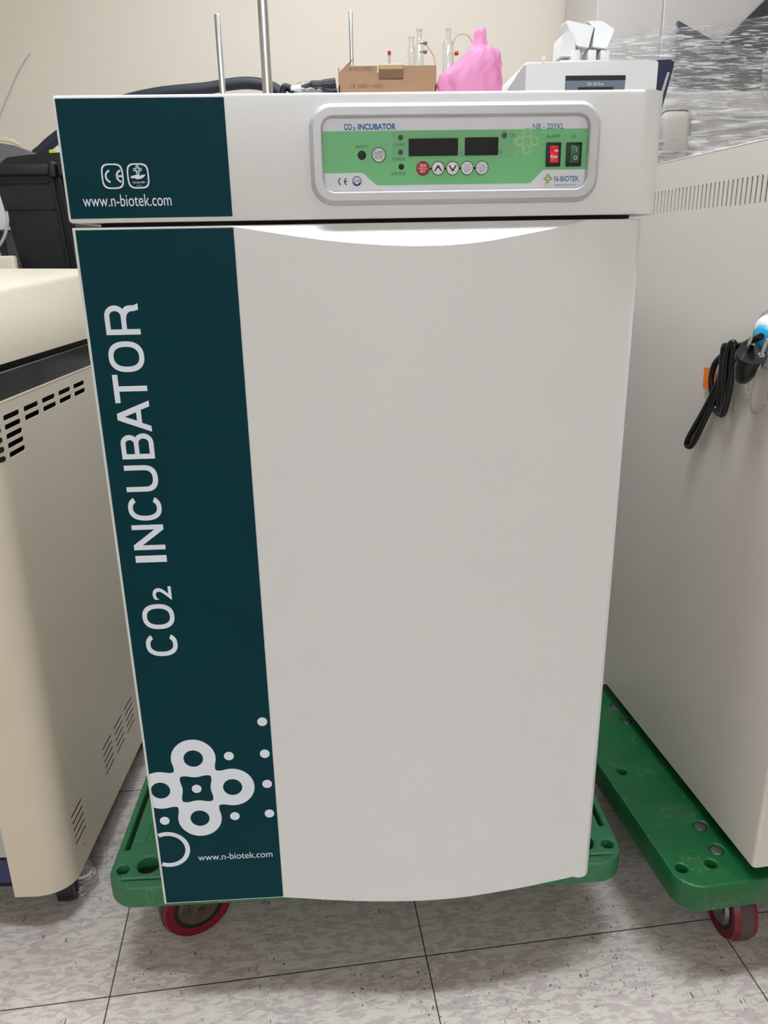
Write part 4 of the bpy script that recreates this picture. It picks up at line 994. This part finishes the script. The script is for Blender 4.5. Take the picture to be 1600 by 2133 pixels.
for q in ([(1181, 44), (1184, 40), (1240, 52), (1238, 60), (1224, 102), (1200, 98)], [(1222, 42), (1256, 41), (1282, 58), (1278, 66), (1262, 104), (1232, 100), (1242, 56)]):
    bm = new(); vf = [bm.verts.new((h(a, b).x, gy-.012+(.02 if b < 62 else 0), h(a, b).z)) for a, b in q]; vb = [bm.verts.new((h(a, b).x, gy+.075, h(a, b).z+.004)) for a, b in q]; n = len(q)
    for i in range(n): bm.faces.new((vf[i], vf[(i+1) % n], vb[(i+1) % n], vb[i]))
    bm.faces.new(vf); bm.faces.new(vb)
    bmesh.ops.bevel(bm, geom=bm.edges[:], offset=.0015, segments=2, affect='EDGES')
    obj('head', bm, M['pwhite'], t, smooth=40)

# ------------------------------------------------------------------ wrapped instrument at right
Y = 1.98
g = lambda px, r, y=Y: aty(px, r, y)
wr = thing('wrapped_machine', 'tall white and dark grey machine wrapped in clear stretch film', 'machine', (g(1450, 200).x, 2.15, .93))
bm = new()
x0 = g(1250, 0).x; x1 = g(1700, 0).x; zb_ = g(1450, 212).z; ztop_ = 2.25
box(bm, x0+.002, g(1385, 60).x-.001, Y+.03, 2.40, zb_, ztop_, .003, 2)
M['tower'] = mat('cool_grey_paint', (207, 202, 197), .4, var=.01); obj('left_tower', bm, M['tower'], wr)
bm = new(); box(bm, g(1385, 60).x, x1, Y+.02, 2.40, zb_, ztop_, .003, 2); obj('main_tower', bm, M['tower'], wr)
# dark fascia with V notch
bm = new(); pf = [g(*p) for p in ((1414, 43), (1501, 92), (1620, -25), (1640, -40), (1640, 198), (1400, 192))]
for i_, (dy0, dy1) in enumerate(((0, .02),)):
    vf = [bm.verts.new((v.x, Y+dy0, v.z)) for v in pf]; vb = [bm.verts.new((v.x, Y+dy1, v.z)) for v in pf]; n = len(pf)
    for i in range(n): bm.faces.new((vf[i], vf[(i+1) % n], vb[(i+1) % n], vb[i]))
    bm.faces.new(vf); bm.faces.new(vb)
obj('fascia', bm, M['dgrey'], wr, label='dark grey fascia')
bm = new(); pf = [g(*p, Y-.001) for p in ((1620, -24), (1640, -38), (1640, 140), (1560, 130), (1500, 128), (1440, 150))]
plate(bm, [[(v.x, v.z) for v in pf]], .002, ymtx(Y-.0015)); obj('fascia_insert', bm, mat('darker_grey_plastic', (66, 68, 76), .3), wr, label='darker triangular insert')
bm = new(); a, b = g(1500, 118, Y-.01), g(1562, 124, Y-.01); box(bm, a.x, b.x, Y-.006, Y-.0026, b.z-.004, a.z, .001, 1); obj('slot_opening', bm, M['black'], wr)
# lower body
bm = new(); box(bm, g(1350, 200).x, g(1592, 200).x, Y-.12, 2.36, .9305, g(1450, 203).z, .02, 4); obj('lower_body', bm, M['rwhite'], wr, smooth=40)
bm = new(); c0, c1 = g(1378, 228, 1.82), g(1440, 300, 1.82); box(bm, c0.x, c1.x, 1.815, 1.859, .9305, c0.z, .03, 5); obj('front_module', bm, mat('taupe_plastic', (196, 190, 182), .45), wr, smooth=40, label='pale front module')
# films
def sheet(name, pxpts, nu, nv, Yf, amp, m, parent, seed, fr=(9, 23)):
    """wrinkled film spanned between four picture corners at slightly different distances"""
    rnd = random.Random(seed); bm = new(); rows = []
    A_, B_, C_, D_ = [aty(px, r, y) for px, r, y in pxpts]
    for i in range(nu+1):
        u = i/nu; row = []
        for j in range(nv+1):
            v = j/nv; p = (A_*(1-u)+B_*u)*(1-v)+(D_*(1-u)+C_*u)*v
            w_ = amp*(math.sin(fr[0]*v*6.28+3*u+seed)+.6*math.sin(fr[1]*v*6.28-5*u+seed*2)+.5*math.sin(4*u*6.28+2*v)+rnd.uniform(-.5, .5))
            row.append(bm.verts.new(p+Vector((rnd.uniform(-.3, .3)*amp, w_, rnd.uniform(-.3, .3)*amp))))
        rows.append(row)
    for a, b in zip(rows, rows[1:]):
        for j in range(nv): bm.faces.new((a[j], a[j+1], b[j+1], b[j]))
    return obj(name, bm, m, parent, smooth=180)
sheet('stretch_film', [(1398, 60, 1.95), (1625, 30, 1.95), (1615, 200, 1.93), (1388, 200, 1.93)], 50, 60, 0, .0016, M['film'], wr, 1)
sheet('stretch_film', [(1380, 180, 1.84), (1590, 195, 1.84), (1660, 320, 1.80), (1340, 420, 1.80)], 60, 60, 0, .0035, M['film3'], wr, 2)
M['film4'] = film_mat('stretch_film_diagonal', (12, 14, 170), (0, .62, 0), .22)
sheet('stretch_film', [(1404, 70, 1.90), (1600, 110, 1.90), (1610, 270, 1.87), (1396, 190, 1.88)], 40, 50, 0, .002, M['film4'], wr, 4)
sheet('stretch_film', [(1262, 88, 1.96), (1412, 50, 1.96), (1400, 210, 1.92), (1262, 140, 1.92)], 36, 36, 0, .002, M['film2'], wr, 3)
sheet('stretch_film', [(1590, 130, 1.86), (1612, 60, 1.86), (1660, 320, 1.80), (1585, 190, 1.84)], 24, 30, 0, .002, M['film'], wr, 5)

# ------------------------------------------------------------------ left background
# black crate/bin: tapered, ribs, rim, lid flap
Yc = 1.25
g = lambda px, r, y=Yc: aty(px, r, y)
cr = thing('storage_bin', 'black plastic storage bin with ribs behind the cream machine', 'bin', (-.45, 1.36, .93))
def frame(bm, zt_, zb_, xlt, xrt, xlb, xrb, y0t, y1t, y0b, y1b):
    T_ = [(xlt, y0t), (xrt, y0t), (xrt, y1t), (xlt, y1t)]; B_ = [(xlb, y0b), (xrb, y0b), (xrb, y1b), (xlb, y1b)]
    a = [bm.verts.new((x, y, zt_)) for x, y in T_]; b = [bm.verts.new((x, y, zb_)) for x, y in B_]
    for i in range(4): bm.faces.new((a[i], a[(i+1) % 4], b[(i+1) % 4], b[i]))
    bm.faces.new(a); bm.faces.new(b)
bm = new(); zt_ = g(60, 343).z
xr = g(150, 345).x; xlft = -.66
frame(bm, zt_-.002, .9305, -.575, xr-.004, -.53, xr-.036, Yc, Yc+.28, Yc+.035, Yc+.25)
obj('tub', bm, M['blackp'], cr)
bm = new(); box(bm, -.60, g(104, 340).x, Yc-.014, Yc+.012, zt_-.026, zt_, .006, 3); box(bm, g(104, 340).x-.002, g(118, 340).x, Yc-.020, Yc+.014, zt_-.032, zt_+.006, .007, 3); box(bm, g(118, 340).x+.001, g(150, 340).x+.01, Yc-.014, Yc+.012, zt_-.030, zt_+.004, .007, 3)
obj('rim', bm, M['blackp'], cr, smooth=40)
bm = new()
for r in (379, 433):
    zz = g(60, r).z; f = (zt_-zz)/(zt_-.93)
    box(bm, -.575+.045*f+.004, g(100+(r-379)*.25, r).x, Yc+.035*f-.006, Yc+.035*f+.004, zz-.004, zz+.002, .0015, 1)
obj('rib', bm, M['blackp'], cr)
# raised corner flange
bm = new(); zc = zt_-.03
for px in (112, 128):
    a = g(px-6, 345); b = g(px+28, 560)
    tube(bm, [Vector((a.x, Yc-.004, zc)), Vector((b.x+.002, Yc+.030, .935))], .0045, 8)
obj('corner_rib', bm, M['blackp'], cr, smooth=40)
bm = new(); q = [g(a_, b_, Yc+.285) for a_, b_ in ((-20, 360), (-2, 350), (2, 338), (14, 328), (60, 322), (128, 317), (152, 318), (158, 365))]
vf = [bm.verts.new((v.x, Yc+.285, v.z)) for v in q]; vb = [bm.verts.new((v.x, Yc+.292, v.z)) for v in q]
for i in range(8): bm.faces.new((vf[i], vf[(i+1) % 8], vb[(i+1) % 8], vb[i]))
bm.faces.new(vf); bm.faces.new(vb); obj('lid', bm, M['blackp'], cr, label='raised black lid edge')
# grey appliance and pale cable behind the bin
Y = 1.78; g2 = lambda px, r: aty(px, r, Y)
bm = new(); q = [g2(-60, 296), g2(0, 298), g2(30, 303), g2(52, 312), g2(60, 330)]; q += [Vector((q[-1].x+.002, Y, .9305)), Vector((q[0].x, Y, .9305))]
vf = [bm.verts.new((v.x, Y, v.z)) for v in q]; vb = [bm.verts.new((v.x, Y+.10, v.z)) for v in q]; n = len(q)
for i in range(n): bm.faces.new((vf[i], vf[(i+1) % n], vb[(i+1) % n], vb[i]))
bm.faces.new(vf); bm.faces.new(vb)
o = obj('grey_appliance', bm, mat('mid_grey', (112, 112, 114), .5), smooth=30); tag(origin_to_base(o), 'grey rounded appliance behind the black bin at left edge', 'appliance')
bm = new(); tube(bm, smooth_path([g2(-30, 297), g2(0, 292), g2(20, 294), g2(42, 302)], 6), .004, 8); tube(bm, smooth_path([g2(-30, 290), g2(5, 288), g2(18, 290), g2(36, 297)], 6), .003, 8)
o = obj('cable', bm, M['cableb'], smooth=60); tag(origin_to_base(o), 'pale cable lying over the grey appliance', 'cable')
bm = new(); tube(bm, smooth_path([aty(px, r, 2.44) for px, r in ((-12, 280), (0, 240), (18, 195), (35, 155), (50, 128), (62, 112))], 5), .0013, 6)
o = obj('wall_wire', bm, M['lgrey'], smooth=60); tag(origin_to_base(o), 'thin grey wire running up the beige wall at left edge', 'wire')
# lime strip and white bit near the hose
c = aty(108, 312, 1.66); bm = new(); box(bm, c.x-.008, c.x+.012, 1.655, 1.665, .9305, c.z, .002, 1, mtx=None); o = obj('lime_folder', bm, M['lime']); tag(origin_to_base(o), 'narrow lime green folder edge under the grey hose', 'folder')
c = aty(128, 305, 1.72); bm = new(); box(bm, c.x-.02, c.x+.03, 1.72, 1.75, .9305, c.z, .006, 2); o = obj('white_bottle', bm, M['pwhite'], smooth=40); tag(origin_to_base(o), 'pale container behind the lime green folder', 'container')
# small things seen left of the bin
Y = 1.20; g3 = lambda px, r, y=Y: aty(px, r, y)
bm = new(); a, b = g3(-60, 535), g3(28, 535); box(bm, a.x, b.x, Y, Y+.025, .9305, g3(0, 533).z, .006, 3); o = obj('beige_case', bm, M['cream'], smooth=40); tag(origin_to_base(o), 'small beige case at bottom left of the black bin', 'case')
Y = 1.30
bm = new(); a, b = g3(-60, 525, Y), g3(44, 525, Y); box(bm, a.x, b.x-.03, 1.232, 1.246, .9305, g3(0, 527, 1.232).z, .001, 1); t0 = thing('blue_topped_box', 'grey box with a bright blue top strip beside the bin', 'box', ((a.x+b.x)/2, 1.24, .9305)); obj('carton', bm, M['lgrey'], t0)
bm = new(); box(bm, a.x, b.x-.03, 1.2315, 1.2465, g3(0, 526.5, 1.232).z, g3(0, 526.5, 1.232).z+.008, .001, 1); obj('blue_strip', bm, mat('bright_blue', (30, 120, 200), .4), t0, label='bright blue strip')
bm = new(); tube(bm, smooth_path([g3(13, 440, 1.235), g3(16, 462, 1.235), g3(10, 490, 1.235), g3(-4, 515, 1.235), g3(-30, 540, 1.235)], 6), .004, 10); o = obj('translucent_tube', bm, mat('milky_tube', (206, 206, 206), .3, trans=.4), smooth=60); tag(origin_to_base(o), 'milky plastic tube hanging beside the black bin', 'tube')
bm = new(); a, b = g3(-60, 480, 1.6), g3(22, 480, 1.6); box(bm, a.x, b.x, 1.55, 1.75, .9305, g3(0, 480, 1.55).z, .004, 2); o = obj('black_unit', bm, M['blackp']); tag(origin_to_base(o), 'black unit behind the bin, low at left edge', 'unit')
bm = new(); a, b = g3(-60, 480, 1.5), g3(20, 480, 1.5); box(bm, a.x, b.x, 1.56, 1.74, g3(0, 480, 1.55).z+.0005, g3(0, 400, 1.56).z, .004, 2); o = obj('pale_unit', bm, M['pwhite']); tag(origin_to_base(o), 'pale grey unit standing on the black unit at left edge', 'unit')
